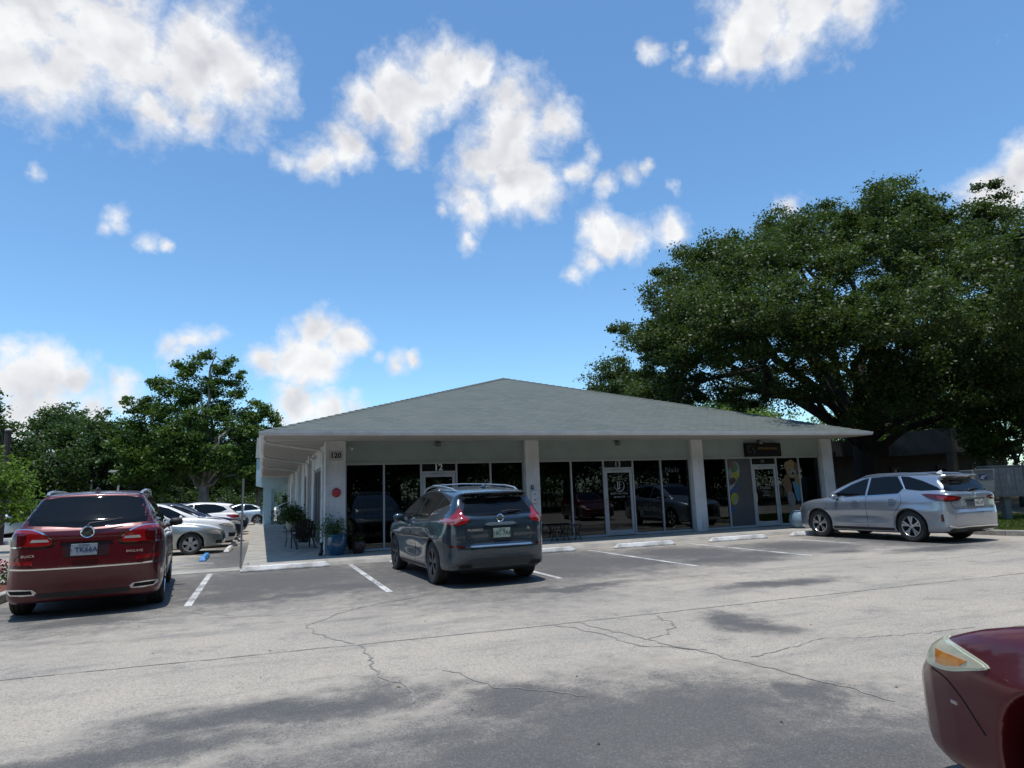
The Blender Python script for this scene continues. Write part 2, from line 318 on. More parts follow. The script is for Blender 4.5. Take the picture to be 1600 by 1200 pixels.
M_GVERGE = mat('verge_grass', (.045, .065, .02), .95, var=.5, scale=.8, bump=1., bscale=30, col2=(.08, .07, .035))
b = MB(); b.quad((-300, -300, .02), (300, -300, .02), (300, -8.2, .02), (-300, -8.2, .02)); b.quad((-300, 72, .02), (300, 72, .02), (300, 500, .02), (-300, 500, .02))  # added dark ground; the unseen near part keeps bright specks out of shop-glass reflections
tag(b.build('added_grass_verge', M_GVERGE), kind='structure')
M_CONC = mat('concrete', (.36, .335, .29), .85, var=.3, scale=2.2, bump=.25, bscale=60, col2=(.26, .245, .215))
M_CONCW = mat('concrete_pale', (.43, .415, .38), .85, var=.28, scale=5, bump=.2, bscale=60)
rnd = random.Random(5)

# cracks and the long construction joint: thin ribbons with ragged width
def ribbon(mb, pts, w, z=.004, step=.06, jit=.03, seed=1):
    r = random.Random(seed); P = []
    for a, c in zip(pts[:-1], pts[1:]):
        a = Vector(a); c = Vector(c); n = max(2, int((c - a).length / step))
        for i in range(n): P.append(a.lerp(c, i / n))
    P.append(Vector(pts[-1]))
    L = []; off = 0
    for i, p in enumerate(P):
        d = (P[min(i + 1, len(P) - 1)] - P[max(i - 1, 0)]).normalized(); nrm = Vector((-d.y, d.x))
        off = off * .85 + r.gauss(0, jit); ww = w * (.35 + r.random() * 1.1)
        q = p + nrm * off; L.append((q + nrm * ww / 2, q - nrm * ww / 2))
    vs = []; fs = []
    for i, (u, v) in enumerate(L): vs += [(u.x, u.y, z), (v.x, v.y, z)]
    fs = [(2 * i, 2 * i + 1, 2 * i + 3, 2 * i + 2) for i in range(len(L) - 1)]
    mb.add(vs, fs)
M_CRACK = mat('crack_dirt', (.17, .163, .15), .95, var=.5, scale=9, col2=(.27, .255, .225))
b = MB()
ribbon(b, [(-9, 7.95), (-2.2, 7.5), (0, 7.38), (2.66, 7.25), (5.2, 7.22), (8, 7.2), (11, 7.14), (16, 7.1), (26, 7)], .022, jit=.004, seed=3)
tag(b.build('pavement_joint', M_CRACK), kind='structure')
b = MB()
for i, pl in enumerate([
    [(3.5, 7.25), (3.62, 6.5), (3.67, 6.06), (3.98, 4.76), (4.13, 3.61)], [(3.7, 6.1), (4.3, 6.4), (4.5, 7.1)], [(3.9, 5.4), (3.5, 5.9), (3.55, 6.3), (3.2, 7.2)],
    [(.98, 7.3), (.98, 6.6), (.99, 6.14), (1.12, 5.7), (1.06, 5.12)], [(.98, 7.4), (.5, 8.6), (.9, 9.3), (1.5, 9.8), (2.6, 10.4)], [(.9, 9.3), (-.3, 9.9), (-.9, 10.6), (-.7, 11.4)],
    [(6.3, 8.9), (7.2, 8.2), (7.6, 7.3)], [(9, 9.6), (12, 9.2), (15, 9.4)], [(-3.2, 9.6), (-1.6, 10.2), (-.3, 9.9)], [(2.6, 10.4), (5.5, 9.9), (9, 9.6)],
    [(4.1, 5), (5.2, 5.2), (6.8, 4.9)], [(1.5, 5.9), (1.75, 5.2), (2.3, 4.7)]]):
    ribbon(b, pl, .012 + .010 * (i < 5), jit=.022, seed=10 + i)
tag(b.build('asphalt_cracks', M_CRACK), kind='structure')

# painted bay lines
M_PAINT = bpy.data.materials.new('worn_paint'); M_PAINT.use_nodes = True
t = M_PAINT.node_tree; pb = t.nodes['Principled BSDF']; g = t.nodes.new('ShaderNodeTexCoord')
n = nn(t, 'ShaderNodeTexNoise', i_Scale=26., i_Detail=8., i_Roughness=.7); t.links.new(g.outputs['Object'], n.inputs['Vector'])
n2 = nn(t, 'ShaderNodeTexNoise', i_Scale=2.2, i_Detail=3.); t.links.new(g.outputs['Object'], n2.inputs['Vector'])
f = mrange(t, mth(t, 'ADD', n.outputs['Fac'], mth(t, 'MULTIPLY_ADD', n2.outputs['Fac'], .5, -.25)),   .41, .60)
t.links.new(mixc(t, f, (.62, .61, .58), (.2, .2, .2)), pb.inputs['Base Color']); pb.inputs['Roughness'].default_value = .75
b = MB()
for x, y0, y1 in ((-.99, 11.3, 16.15), (1.98, 11.0, 16.1), (4.95, 10.9, 15.9), (7.88, 11.0, 15.6), (10.85, 11.1, 15.6), (13.7, 12.6, 15.4)):
    b.quad((x - .055, y0, .004), (x + .055, y0, .004), (x + .055, y1, .004), (x - .055, y1, .004))
for y in (19.0, 21.6, 24.3, 27.0, 29.8, 32.6, 35.4, 38.2):
    b.quad((-6.0, y - .05, .004), (-1.1, y - .05, .004), (-1.1, y + .05, .004), (-6.0, y + .05, .004))
tag(b.build('painted_bay_lines', M_PAINT), kind='structure')

# pale concrete apron and walks
b = MB()
b.prism([(16.22, 0), (16.28, .085), (17.0, .09), (60, .09), (60, 0)], 'x', -.36, 19.2)
b.box(-9, 16.45, 0, -.38, 17.25, .012)
sw = b.build('pavement', M_CONC, bevel=.01); tag(sw, kind='structure')
b = MB()
for x in (1.5, 3.2, 4.9, 6.6, 8.3, 10, 11.7, 13.4, 15.1, 16.8): b.box(x - .005, 16.3, .0905, x + .005, 18.3, .0925)
for y in (18.2, 19.8, 21.4, 23, 24.6, 26.2, 27.8, 29.4, 31, 32.6, 34.2): b.box(-.34, y - .005, .0905, 1.55, y + .005, .0925)
tag(b.build('pavement_joints', M_CRACK), kind='structure')

# ================================================================ WHEEL STOPS
M_STOP = mat('white_concrete_paint', (.74, .73, .70), .7, var=.4, scale=3.2, bump=.35, bscale=30, col2=(.40, .385, .35))
M_STOPB = mat('blue_concrete_paint', (.05, .25, .55), .6, var=.35, scale=9, bump=.3, bscale=30)
def wheel_stop(x, y, L, rz, label, m=M_STOP, h=.12, w=.16):
    r = empty('wheel_stop', (x, y, 0), rz, label, 'wheel stop', 'concrete wheel stops')
    a = w / 2; c = w * .3; e = .12
    pr = MB()
    vs = [(-L / 2, -a, .002), (L / 2, -a, .002), (L / 2, a, .002), (-L / 2, a, .002), (-L / 2, -a, .035), (L / 2, -a, .035), (L / 2, a, .035), (-L / 2, a, .035),
          (-L / 2 + e, -c, h), (L / 2 - e, -c, h), (L / 2 - e, c, h), (-L / 2 + e, c, h)]
    pr.add(vs, [(0, 1, 5, 4), (1, 2, 6, 5), (2, 3, 7, 6), (3, 0, 4, 7), (4, 5, 9, 8), (5, 6, 10, 9), (6, 7, 11, 10), (7, 4, 8, 11), (8, 9, 10, 11), (3, 2, 1, 0)])
    pr.build('block', m, r, bevel=.012)
    for s in (-1, 1):
        pn = MB(); pn.lathe([(.012, h - .01), (.012, h + .004), (.0, h + .005)], (s * L * .3, 0, 0), seg=10)
        pn.build('pin', mat('rusty_steel', (.16, .08, .045), .8, .3, var=.4), r)
    return r
wheel_stop(.56, 16.02, 1.9, 0, 'long white wheel stop at the building corner, end of the walk', w=.19)
wheel_stop(3.75, 15.75, 1.83, 0, 'white wheel stop half hidden by the front wheel of the blue-grey SUV')
wheel_stop(6.62, 15.62, 1.83, 0, 'white wheel stop in front of the black bench')
wheel_stop(9.5, 15.45, 1.83, 0, 'white wheel stop in front of door 13')
wheel_stop(12.5, 15.42, 1.95, 0, 'white wheel stop in front of the windows with pet pictures')
wheel_stop(15.3, 15.45, 1.83, 0, 'white wheel stop under the nose of the silver blue SUV')
wheel_stop(-2.9, 15.9, 1.83, 0, 'white wheel stop beside the front wheel of the dark red SUV')
wheel_stop(-1.42, 20.6, 1.7, R(90), 'blue painted wheel stop at the empty side bay', M_STOPB)
wheel_stop(-.93, 23.6, 1.83, R(88), 'white wheel stop ahead of the silver sedan nose')
wheel_stop(-.9, 26.6, 1.83, R(90), 'white wheel stop under the nose of the pearl white car')
wheel_stop(-.9, 29.4, 1.83, R(90), 'white wheel stop under the dark blue SUV')

# ================================================================ THE BUILDING
BO = (9.7, 18.2, 0)
bld = empty('commercial_building', BO, 0, 'low white commercial building with grey hip roof and dark glass shopfronts', 'building')
def BP(): return MB(BO)
M_WALLW = mat('white_painted_block', (.64, .64, .63), .8, var=.15, scale=1.5, bump=.3, bscale=90, col2=(.53, .53, .51))
t = M_WALLW.node_tree; _b = t.nodes['Principled BSDF']; _src = _b.inputs['Base Color'].links[0].from_socket
_g = t.nodes.new('ShaderNodeTexCoord'); _s = t.nodes.new('ShaderNodeSeparateXYZ'); t.links.new(_g.outputs['Object'], _s.inputs[0])
_m = t.nodes.new('ShaderNodeMapping'); _m.inputs['Scale'].default_value = (9, 9, .9); t.links.new(_g.outputs['Object'], _m.inputs[0])
_n = nn(t, 'ShaderNodeTexNoise', i_Scale=1.6, i_Detail=8., i_Roughness=.65); t.links.new(_m.outputs[0], _n.inputs['Vector'])
_dirt = mth(t, 'MULTIPLY', mrange(t, _n.outputs['Fac'], .35, .75), mth(t, 'MULTIPLY_ADD', mrange(t, _s.outputs['Z'], .75, .1), .75, .16))
t.links.new(mixc(t, _dirt, _src, (.17, .15, .12)), _b.inputs['Base Color'])
M_WALLG = mat('pale_green_stucco', (.28, .335, .31), .85, var=.12, scale=1.2, bump=.35, bscale=120)
M_FASC = mat('white_fascia', (.50, .495, .47), .6, var=.15, scale=1.3, col2=(.40, .39, .36))
M_SOFF = mat('vinyl_soffit', (.46, .44, .40), .65, var=.12, scale=1.0)
M_ALU = mat('white_aluminium', (.36, .375, .38), .45, .2, var=.12, scale=3)
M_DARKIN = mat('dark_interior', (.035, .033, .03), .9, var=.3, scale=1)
M_GLASS = window_glass('shop_glass', tint=.24, refl=.95, ior=1.52, extra=.012)
M_BLUEW = mat('pale_blue_stucco', (.36, .49, .52), .8, var=.12, scale=.8, bump=.2, bscale=80)
# roof material: shingle rows
def shingle():
    m = bpy.data.materials.new('roof_shingle'); m.use_nodes = True; t = m.node_tree; b = t.nodes['Principled BSDF']
    g = t.nodes.new('ShaderNodeTexCoord')
    sp = t.nodes.new('ShaderNodeSeparateXYZ'); t.links.new(g.outputs['Object'], sp.inputs[0])
    cb = t.nodes.new('ShaderNodeCombineXYZ'); t.links.new(mth(t, 'ADD', sp.outputs[0], mth(t, 'MULTIPLY', sp.outputs[1], .37)), cb.inputs[0]); t.links.new(sp.outputs[2], cb.inputs[1])
    br = nn(t, 'ShaderNodeTexBrick', i_Scale=1., i_Mortar_Size=.006, i_Bias=0., i_Brick_Width=.32, i_Row_Height=.045)
    br.offset = .5; t.links.new(cb.outputs[0], br.inputs['Vector'])
    br.inputs['Color1'].default_value = (.082, .102, .091, 1); br.inputs['Color2'].default_value = (.120, .140, .124, 1); br.inputs['Mortar'].default_value = (.05, .056, .053, 1)
    n = nn(t, 'ShaderNodeTexNoise', i_Scale=.7, i_Detail=6.); t.links.new(g.outputs['Object'], n.inputs['Vector'])
    n2 = nn(t, 'ShaderNodeTexNoise', i_Scale=60., i_Detail=3.); t.links.new(g.outputs['Object'], n2.inputs['Vector'])
    c = mixc(t, mth(t, 'MULTIPLY', mrange(t, n.outputs['Fac'], .42, .7), .55), br.outputs[0], (.10, .115, .105))
    s = nn(t, 'ShaderNodeVectorMath', operation='SCALE'); t.links.new(c, s.inputs[0]); t.links.new(mth(t, 'MULTIPLY_ADD', n2.outputs['Fac'], .7, .65), s.inputs['Scale'])
    t.links.new(s.outputs[0], b.inputs['Base Color']); b.inputs['Roughness'].default_value = .9
    bp = nn(t, 'ShaderNodeBump', i_Strength=.6, i_Distance=.02); t.links.new(br.outputs['Fac'], bp.inputs['Height']); bp.invert = True; t.links.new(bp.outputs[0], b.inputs['Normal'])
    return m
M_ROOF = shingle()
EX0, EX1, EY0, EY1, EZ = 0.0, 19.42, 16.7, 50.0, 3.16
AX, AH = (EX0 + EX1) / 2, 6.44
AY0 = EY0 + (EX1 - EX0) / 2
b = BP()
P = [(EX0 - .03, EY0 - .03, EZ), (EX1 + .03, EY0 - .03, EZ), (EX1 + .03, EY1, EZ), (EX0 - .03, EY1, EZ), (AX, AY0, AH), (AX, EY1, AH)]
Pd = [(x, y, z - .035) for x, y, z in P]
b.add(P + Pd, [(0, 1, 4), (1, 2, 5, 4), (3, 0, 4, 5), (0, 6, 7, 1), (1, 7, 8, 2), (3, 9, 6, 0), (6, 10, 7), (7, 10, 11, 8), (9, 11, 10, 6), (2, 8, 11, 5), (3, 5, 11, 9)])
roof = b.build('roof', M_ROOF, bld)
# ridge caps: overlapping shingle tabs over the hips
b = BP()
for a, c in (((EX0, EY0, EZ), (AX, AY0, AH)), ((EX1, EY0, EZ), (AX, AY0, AH)), ((AX, AY0, AH), (AX, EY1, AH))):
    a = Vector(a); c = Vector(c); L = (c - a).length; n = int(L / .3); d = (c - a).normalized(); side = d.cross(Vector((0, 0, 1))).normalized(); up = side.cross(d)
    if up.z < 0: up = -up
    for i in range(n):
        p = a + d * (i * L / n); q = a + d * ((i + 1.12) * L / n); h0, h1 = .03, .012
        b.add([p + side * .14 - up * .015, p + up * h0, p - side * .14 - up * .015, q + side * .14 - up * .03, q + up * h1, q - side * .14 - up * .03], [(0, 1, 4, 3), (1, 2, 5, 4), (0, 2, 1)])
b.build('ridge_cap', M_ROOF, roof)
# fascia + gutter + soffit
b = BP()
b.box(EX0 + .03, EY0 + .03, 3.05, EX1 - .03, EY0 + .055, 3.155); b.box(EX0 + .03, EY0 + .06, 3.05, EX0 + .055, EY1, 3.155); b.box(EX1 - .055, EY0 + .06, 3.05, EX1 - .03, EY1, 3.155)
b.build('fascia', M_FASC, bld)
b = BP()
prof = [(EY0 + .025, 3.06), (EY0 - .045, 3.06), (EY0 - .06, 3.085), (EY0 - .085, 3.12), (EY0 - .09, 3.165), (EY0 - .08, 3.165), (EY0 - .07, 3.10), (EY0 - .04, 3.075), (EY0 + .025, 3.075)]
b.prism(prof, 'x', EX0 - .09, EX1 + .05)
b.prism([(EX0 + .025, 3.062), (EX0 - .045, 3.062), (EX0 - .088, 3.12), (EX0 - .09, 3.163), (EX0 - .075, 3.163), (EX0 - .04, 3.08), (EX0 + .025, 3.08)], 'y', EY0 + .03, 44.8)
b.build('gutter', mat('gutter_white', (.74, .735, .71), .4, var=.15, scale=2), bld)
b = BP(); b.box(EX0 + .06, EY0 + .06, 3.052, EX1 - .06, EY1 - 3, 3.068)
x = EX0 + .2
while x < EX1 - .1:
    b.box(x, EY0 + .06, 3.046, x + .012, 18.2, 3.0518); x += .15
y = 18.3
while y < 44:
    b.box(EX0 + .06, y, 3.046, 1.6, y + .012, 3.0518); y += .2
b.build('soffit', M_SOFF, bld)
# columns
COLS = [(1.58, 2.10), (7.30, 7.74), (13.18, 13.62), (18.72, 19.20)]
for i, (a, c) in enumerate(COLS):
    b = BP(); b.box(a, 18.2, .09, c, 18.66, 3.052)
    o = b.build('column', M_WALLW, bld, bevel=.008)
# upper wall band
for (a, c) in ((2.10, 7.30), (7.74, 13.18), (13.62, 18.72)):
    b = BP(); b.box(a, 18.34, 2.47, c, 18.6, 3.05); b.box(a, 18.325, 2.455, c, 18.339, 2.5); b.build('wall', M_WALLG, bld)
# shop interior
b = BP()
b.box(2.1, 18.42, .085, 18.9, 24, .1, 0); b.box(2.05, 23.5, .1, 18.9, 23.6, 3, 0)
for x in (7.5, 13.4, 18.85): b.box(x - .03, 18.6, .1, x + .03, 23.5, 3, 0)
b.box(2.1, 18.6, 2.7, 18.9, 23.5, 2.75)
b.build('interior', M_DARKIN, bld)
M_FLO = mat('shop_floor', (.14, .12, .10), .5, var=.3, scale=2)
b = BP(); b.box(2.12, 18.62, .1001, 18.8, 23.4, .104); b.build('shop_floor', M_FLO, bld)
# storefronts
YF = 18.40
BAYS = [([2.10, 3.15, 4.19, 5.22, 6.25, 7.30], 2), ([7.74, 8.85, 9.97, 11.02, 12.06, 13.18], 2), ([13.62, 14.66, 15.69, 16.76, 17.76, 18.72], 2)]
M_PANEL = mat('grey_vinyl_panel', (.062, .066, .07), .35, var=.15, scale=3)
for bi, (xs, di) in enumerate(BAYS):
    fr = BP()
    fr.box(xs[0], YF - .05, 2.405, xs[-1], YF + .05, 2.454); 
    for k, x in enumerate(xs):
        lo, hi = (x, x + .045) if k == 0 else ((x - .045, x) if k == 5 else (x - .025, x + .025))
        fr.box(lo, YF - .05, .10, hi, YF + .05, 2.404)
    for k in range(5):
        a = xs[k] + (.046 if k == 0 else .026); c = xs[k + 1] - (.046 if k == 4 else .026)
        if k != di: fr.box(a, YF - .045, .10, c, YF + .045, .17)
        else: fr.box(a, YF - .045, 2.14, c, YF + .045, 2.20)
    fr.build('window_frame', M_ALU, bld, bevel=.004)
    for k in range(5):
        a = xs[k] + .03; c = xs[k + 1] - .03
        if k == di:
            g_ = BP(); g_.box(a, YF - .004, 2.2, c, YF + .004, 2.405); g_.build('transom', mat('black_gloss', (.008, .008, .009), .12), bld)
            d = BP(); dz0, dz1 = .115, 2.135
            d.box(a + .005, YF - .03, dz0, a + .095, YF + .03, dz1); d.box(c - .095, YF - .03, dz0, c - .005, YF + .03, dz1)
            d.box(a + .096, YF - .028, dz1 - .10, c - .096, YF + .028, dz1); d.box(a + .096, YF - .028, dz0, c - .096, YF + .028, dz0 + .16)
            door = d.build('door', M_ALU, bld, bevel=.004)
            e = BP(); e.box(a + .096, YF - .003, dz0 + .16, c - .096, YF + .003, dz1 - .10); e.build('door_glass', M_GLASS, door)
            h = BP(); h.tube([(a + .05, YF - .03, 1.25), (a + .05, YF - .09, 1.23), (a + .05, YF - .09, .95), (a + .05, YF - .03, .93)], .012)
            h.box(a + .02, YF - .036, .90, a + .08, YF - .031, 1.28); h.build('handle', mat('brushed_steel', (.5, .5, .5), .3, .9), door)
            c2 = BP(); c2.box(a + .3, YF - .075, dz1 - .07, a + .62, YF - .031, dz1 - .02); c2.build('door_closer', M_ALU, door)
        elif bi == 2 and k == 1:
            g_ = BP(); g_.box(a, YF - .012, .17, c, YF + .012, 2.405); g_.build('blank_panel', M_PANEL, bld)
        else:
            g_ = BP(); g_.box(a, YF - .003, .17, c, YF + .003, 2.405); g_.build('pane', M_GLASS, bld)
# curtains hanging inside shop 12
def curtain(x0, x1, y, z0, z1, m, seed, amp=.035, wl=.13):
    r = random.Random(seed); n = int((x1 - x0) / .015); vs = []; ph = 0
    for i in range(n + 1):
        x = x0 + (x1 - x0) * i / n; ph += .015 * 2 * math.pi / wl * (.6 + .8 * r.random())
        yy = y + amp * math.sin(ph); vs += [(x, yy, z0), (x, y + .6 * (yy - y), z1)]
    return vs, [(2 * i, 2 * i + 2, 2 * i + 3, 2 * i + 1) for i in range(n)]
M_CURT = mat('grey_curtain', (.42, .40, .41), .9, var=.25, scale=2, stretch=(1, 1, .1))
for i, (x0, x1) in enumerate(((2.16, 3.0), (3.7, 4.15), (5.28, 6.0), (6.3, 7.25))):
    b = BP(); b.add(*curtain(x0, x1, 18.75, .12, 2.7, M_CURT, i))
    b.build('curtain', M_CURT, bld, smooth=True)
# numbers and door lettering
M_LETW = mat('white_vinyl', (.6, .6, .58), .5); M_LETK = mat('black_vinyl', (.012, .012, .013), .4); M_LETG = mat('gold_vinyl', (.32, .2, .05), .4, .3)
def T_(x, y, z): return Matrix.Translation((x - BO[0], y - BO[1], z - BO[2])) @ UPR
text('number_decal', '12', .26, T_(4.70, YF - .009, 2.3), M_LETW, bld, bold=.008)
text('number_decal', '13', .24, T_(10.50, YF - .009, 2.3), M_LETW, bld, bold=-.002)
text('number_decal', '14', .15, T_(16.2, YF - .009, 2.3), mat('grey_vinyl', (.25, .25, .25), .5), bld)
pl = BP(); pl.box(1.66, 18.188, 2.53, 2.02, 18.199, 2.79); pl = pl.build('number_plate', mat('plate_grey', (.42, .41, .40), .7), bld)
text('digits', '120', .19, T_(1.84, 18.184, 2.66), M_LETK, pl, bold=.006)
# door 13: round emblem with two letters, an arc of words, lines of small print
def arc_text(name, body, size, cx_, cz_, rad, a0, a1, y, m, parent):
    n = len(body)
    for i, ch in enumerate(body):
        if ch == ' ': continue
    mes = MBm = None
    bm = bmesh.new()
    for i, ch in enumerate(body):
        if ch == ' ': continue
        a = R(a0 + (a1 - a0) * i / (n - 1)); me = text_mesh(ch, size, extrude=.001)
        me.transform(Matrix.Translation((cx_ + rad * math.cos(a) - BO[0], y - BO[1], cz_ + rad * math.sin(a))) @ Matrix.Rotation(-(a - math.pi / 2), 4, 'Y') @ UPR)
        bm.from_mesh(me); bpy.data.meshes.remove(me)
    me = bpy.data.meshes.new(name); bm.to_mesh(me); bm.free(); me.materials.clear()
    return link(name, me, m, parent)
M_LETD = mat('etched_vinyl', (.33, .33, .32), .5)
arc_text('emblem_words', 'BEAUTY & NAIL SPA', .052, 10.5, 1.64, .26, 150, 30, YF - .0085, M_LETD, bld)
b = BP()
pts = [(10.52 + .17 * math.cos(R(a)), YF - .0085, 1.62 + .17 * math.sin(R(a))) for a in range(-150, 62, 8)]
b.tube(pts, [.004 + .009 * math.sin(math.pi * i / (len(pts) - 1)) for i in range(len(pts))], 6)
b.tube([(10.36, YF - .0085, 1.56), (10.32, YF - .0085, 1.60), (10.39, YF - .0085, 1.52), (10.36, YF - .0085, 1.66)], .006, 6)
b.build('emblem_ring', M_LETD, bld)
text('emblem_letters', 'JJ', .24, T_(10.49, YF - .0085, 1.64), M_LETD, bld, bold=.002)
text('door_lettering', 'BEAUTY NAIL STUDIO', .062, T_(10.5, YF - .0085, 1.38), M_LETD, bld)
text('door_lettering', '689 206 3139', .072, T_(10.5, YF - .0085, 1.28), M_LETD, bld)
b = BP(); b.box(10.22, YF - .009, 1.425, 10.78, YF - .008, 1.43); b.build('door_lettering', M_LETD, bld)
text('window_lettering', 'Nails', .26, T_(12.5, YF - .0085, 2.08), mat('faint_vinyl', (.12, .12, .12), .5), bld, bold=-.003)
# door 14: triangle emblem, hours
b = BP(); b.tube([(16.10, YF - .0085, 1.60), (16.23, YF - .0085, 1.86), (16.36, YF - .0085, 1.60), (16.29, YF - .0085, 1.60), (16.23, YF - .0085, 1.73), (16.17, YF - .0085, 1.60)], .012, 6); b.build('emblem_ring', mat('dull_gold', (.2, .17, .08), .5), bld)
text('door_lettering', 'PET GROOMING', .06, T_(16.23, YF - .0085, 1.38), M_LETD, bld)
for i, s in enumerate(('MON - FRI 9 - 6', 'SAT 9 - 5', 'SUN CLOSED')): text('door_lettering', s, .045, T_(16.23, YF - .0085, 1.28 - .07 * i), M_LETD, bld)
# printed window pictures of shop 14 (flat vinyl)
def poly_flat(b_, pts, y, mi=0): b_.add([(x, y, z) for x, z in pts], [tuple(range(len(pts)))], mi)
def ell(cx_, cz_, rx, rz_, n=20, rot=0):
    o = []
    for i in range(n):
        a = 2 * math.pi * i / n; x, z = rx * math.cos(a), rz_ * math.sin(a)
        o.append((cx_ + x * math.cos(rot) - z * math.sin(rot), cz_ + x * math.sin(rot) + z * math.cos(rot)))
    return o
VC = [mat('vinyl_' + n, c, .45, var=.3, scale=9) for n, c in (('green', (.08, .15, .08)), ('pink', (.2, .06, .09)), ('yellow', (.28, .27, .02)), ('white', (.22, .24, .23)), ('brown', (.05, .025, .02)), ('blue', (.02, .07, .2)), ('cream', (.21, .15, .07)), ('tan', (.13, .07, .03)), ('sky', (.05, .19, .27)), ('grey', (.16, .15, .15)), ('black', (.01, .01, .01)))]
M2 = BP()
ys = YF - .024
for k, (pts, c) in enumerate([(ell(14.96, 1.98, .23, .34, rot=-.25), 3), (ell(14.95, 2.12, .18, .18), 0), (ell(14.84, 2.22, .09, .10), 1), (ell(15.0, 1.84, .17, .11, rot=.3), 2), (ell(14.88, 1.66, .13, .12), 4),
                              ([(14.70, 1.5), (14.9, 1.56), (15.06, 1.72), (14.9, 1.5), (14.7, 1.3)], 3), ([(14.72, 1.28), (15.06, 1.52), (15.1, 1.42), (14.8, 1.24)], 5), (ell(14.88, 1.07, .16, .2, rot=-.2), 2), (ell(14.92, 1.01, .06, .12), 3), (ell(14.78, .72, .08, .1), 5)]):
    poly_flat(M2, pts, ys - .0006 * k, c)
M2.build('window_picture', VC, bld)
M2 = BP(); ys = YF - .006
for k, (pts, c) in enumerate([(ell(17.22, 1.45, .17, .38, rot=.1), 7), (ell(17.66, 1.5, .14, .34, rot=-.1), 6), (ell(17.45, 2.02, .24, .33), 6), (ell(17.26, 2.12, .12, .17), 6), (ell(17.66, 2.05, .11, .2), 7), (ell(17.5, 1.9, .13, .12), 3), (ell(17.5, 1.86, .07, .06), 10), (ell(17.38, 2.0, .025, .03, 10), 10), (ell(17.60, 2.0, .025, .03, 10), 10),
                              (ell(17.32, .98, .17, .3, rot=.1), 9), ([(17.42, 1.6), (17.74, 1.42), (17.74, .95), (17.62, .88), (17.55, .95)], 8)]):
    poly_flat(M2, pts, ys - .0006 * k, c)
M2.build('window_picture', VC, bld)
# sign over shop 14
sg = empty('shop_sign', (16.15, 18.2, 2.46), 0, 'black rectangular shop sign with small gold lettering above door 14', 'sign')
b = MB(); b.box(-.75, .0, 0, .75, .12, .46); b.build('sign_panel', mat('sign_black', (.005, .005, .005), .55, spec=.2), sg, bevel=.01)
text('lettering', 'PETS GROOMING', .105, Matrix.Translation((.17, -.004, .27)) @ UPR, M_LETG, sg, extrude=.002)
b = MB(); b.tube([(-.58 + .09 * math.cos(R(a)), -.004, .26 + .11 * math.sin(R(a))) for a in range(60, 330, 15)], .006, 6); b.tube([(-.45, -.004, .16), (-.40, -.004, .1), (-.37, -.004, .15), (-.42, -.004, .2), (-.47, -.004, .3)], .008, 6)
b.build('emblem', mat('sign_silver', (.2, .2, .22), .4, .5), sg)
# small wall lamps
for i, x in enumerate((4.68, 10.48, 16.05)):
    r = empty('wall_lamp', (x, 18.32, 2.96), 0, ('small grey wall lamp above door 12', 'small grey wall lamp above door 13', 'small grey wall lamp above the black shop sign')[i], 'lamp', 'wall lamps under the eave')
    b = MB(); b.box(-.05, -.03, -.06, .05, .018, .08); b.build('base', mat('lamp_grey', (.12, .13, .12), .6), r, bevel=.006)
    b = MB(); b.lathe([(.0, .06), (.055, .055), (.07, .02), (.075, -.06), (.06, -.075)], (0, -.09, 0), seg=16); b.build('shade', mat('lamp_grey', (.12, .13, .12), .6), r, smooth=True)
# security cameras
for i, (x, y, z, l) in enumerate(((2.22, 18.3, 2.86, 'white bullet security camera right of the corner column'), (1.5, 20.8, 2.75, 'white security camera under the side eave'))):
    r = empty('security_camera', (x, y, z), 0 if i == 0 else R(-90), l, 'camera')
    b = MB(); b.lathe([(.0, 0), (.04, 0), (.04, -.02), (.015, -.025)], (0, .03, .05), 'y', 12); b.tube([(0, .02, .05), (0, -.04, .02)], .01); b.build('bracket', M_ALU, r)
    b = MB(); b.tube([(-.02, .02, .03), (.05, -.12, -.03)], [.032, .036], 12); b.build('housing', mat('cam_white', (.6, .6, .6), .4), r, smooth='auto')
# red alarm bell
r = empty('alarm_bell', (1.86, 18.2, 1.68), 0, 'round red fire bell on the corner column', 'alarm bell')
b = MB(); b.box(-.05, -.02, -.05, .05, -.001, .05); b.build('back_box', mat('bell_grey', (.3, .3, .3), .6), r)
b = MB(); b.lathe([(.118, -.02), (.12, -.03), (.105, -.06), (.06, -.085), (0, -.09)], (0, 0, 0), 'y', 28); b.build('gong', mat('bell_red', (.38, .015, .02), .35, coat=.4), r, smooth='auto')
# utility box on second column
r = empty('control_box', (7.52, 18.2, 1.2), 0, 'white control box with two small black slots on the second column', 'control box')
b = MB(); b.box(-.1, -.07, 0, .11, -.001, .36); b.build('case', mat('box_white', (.55, .55, .53), .5), r, bevel=.01)
b = MB(); b.box(-.02, -.076, .25, .04, -.0705, .275); b.box(-.02, -.076, .08, .04, -.0705, .105); b.build('slot', M_LETK, r)
r = empty('key_box', (7.48, 18.2, 1.6), 0, 'small dark key box above the white control box', 'key box')
b = MB(); b.box(-.04, -.04, 0, .04, -.001, .12); b.build('case', mat('key_dark', (.06, .065, .08), .4), r, bevel=.008)
b = MB(); b.lathe([(.02, -.041), (.02, -.05), (0, -.051)], (0, 0, .07), 'y', 12); b.build('dial', M_ALU, r)

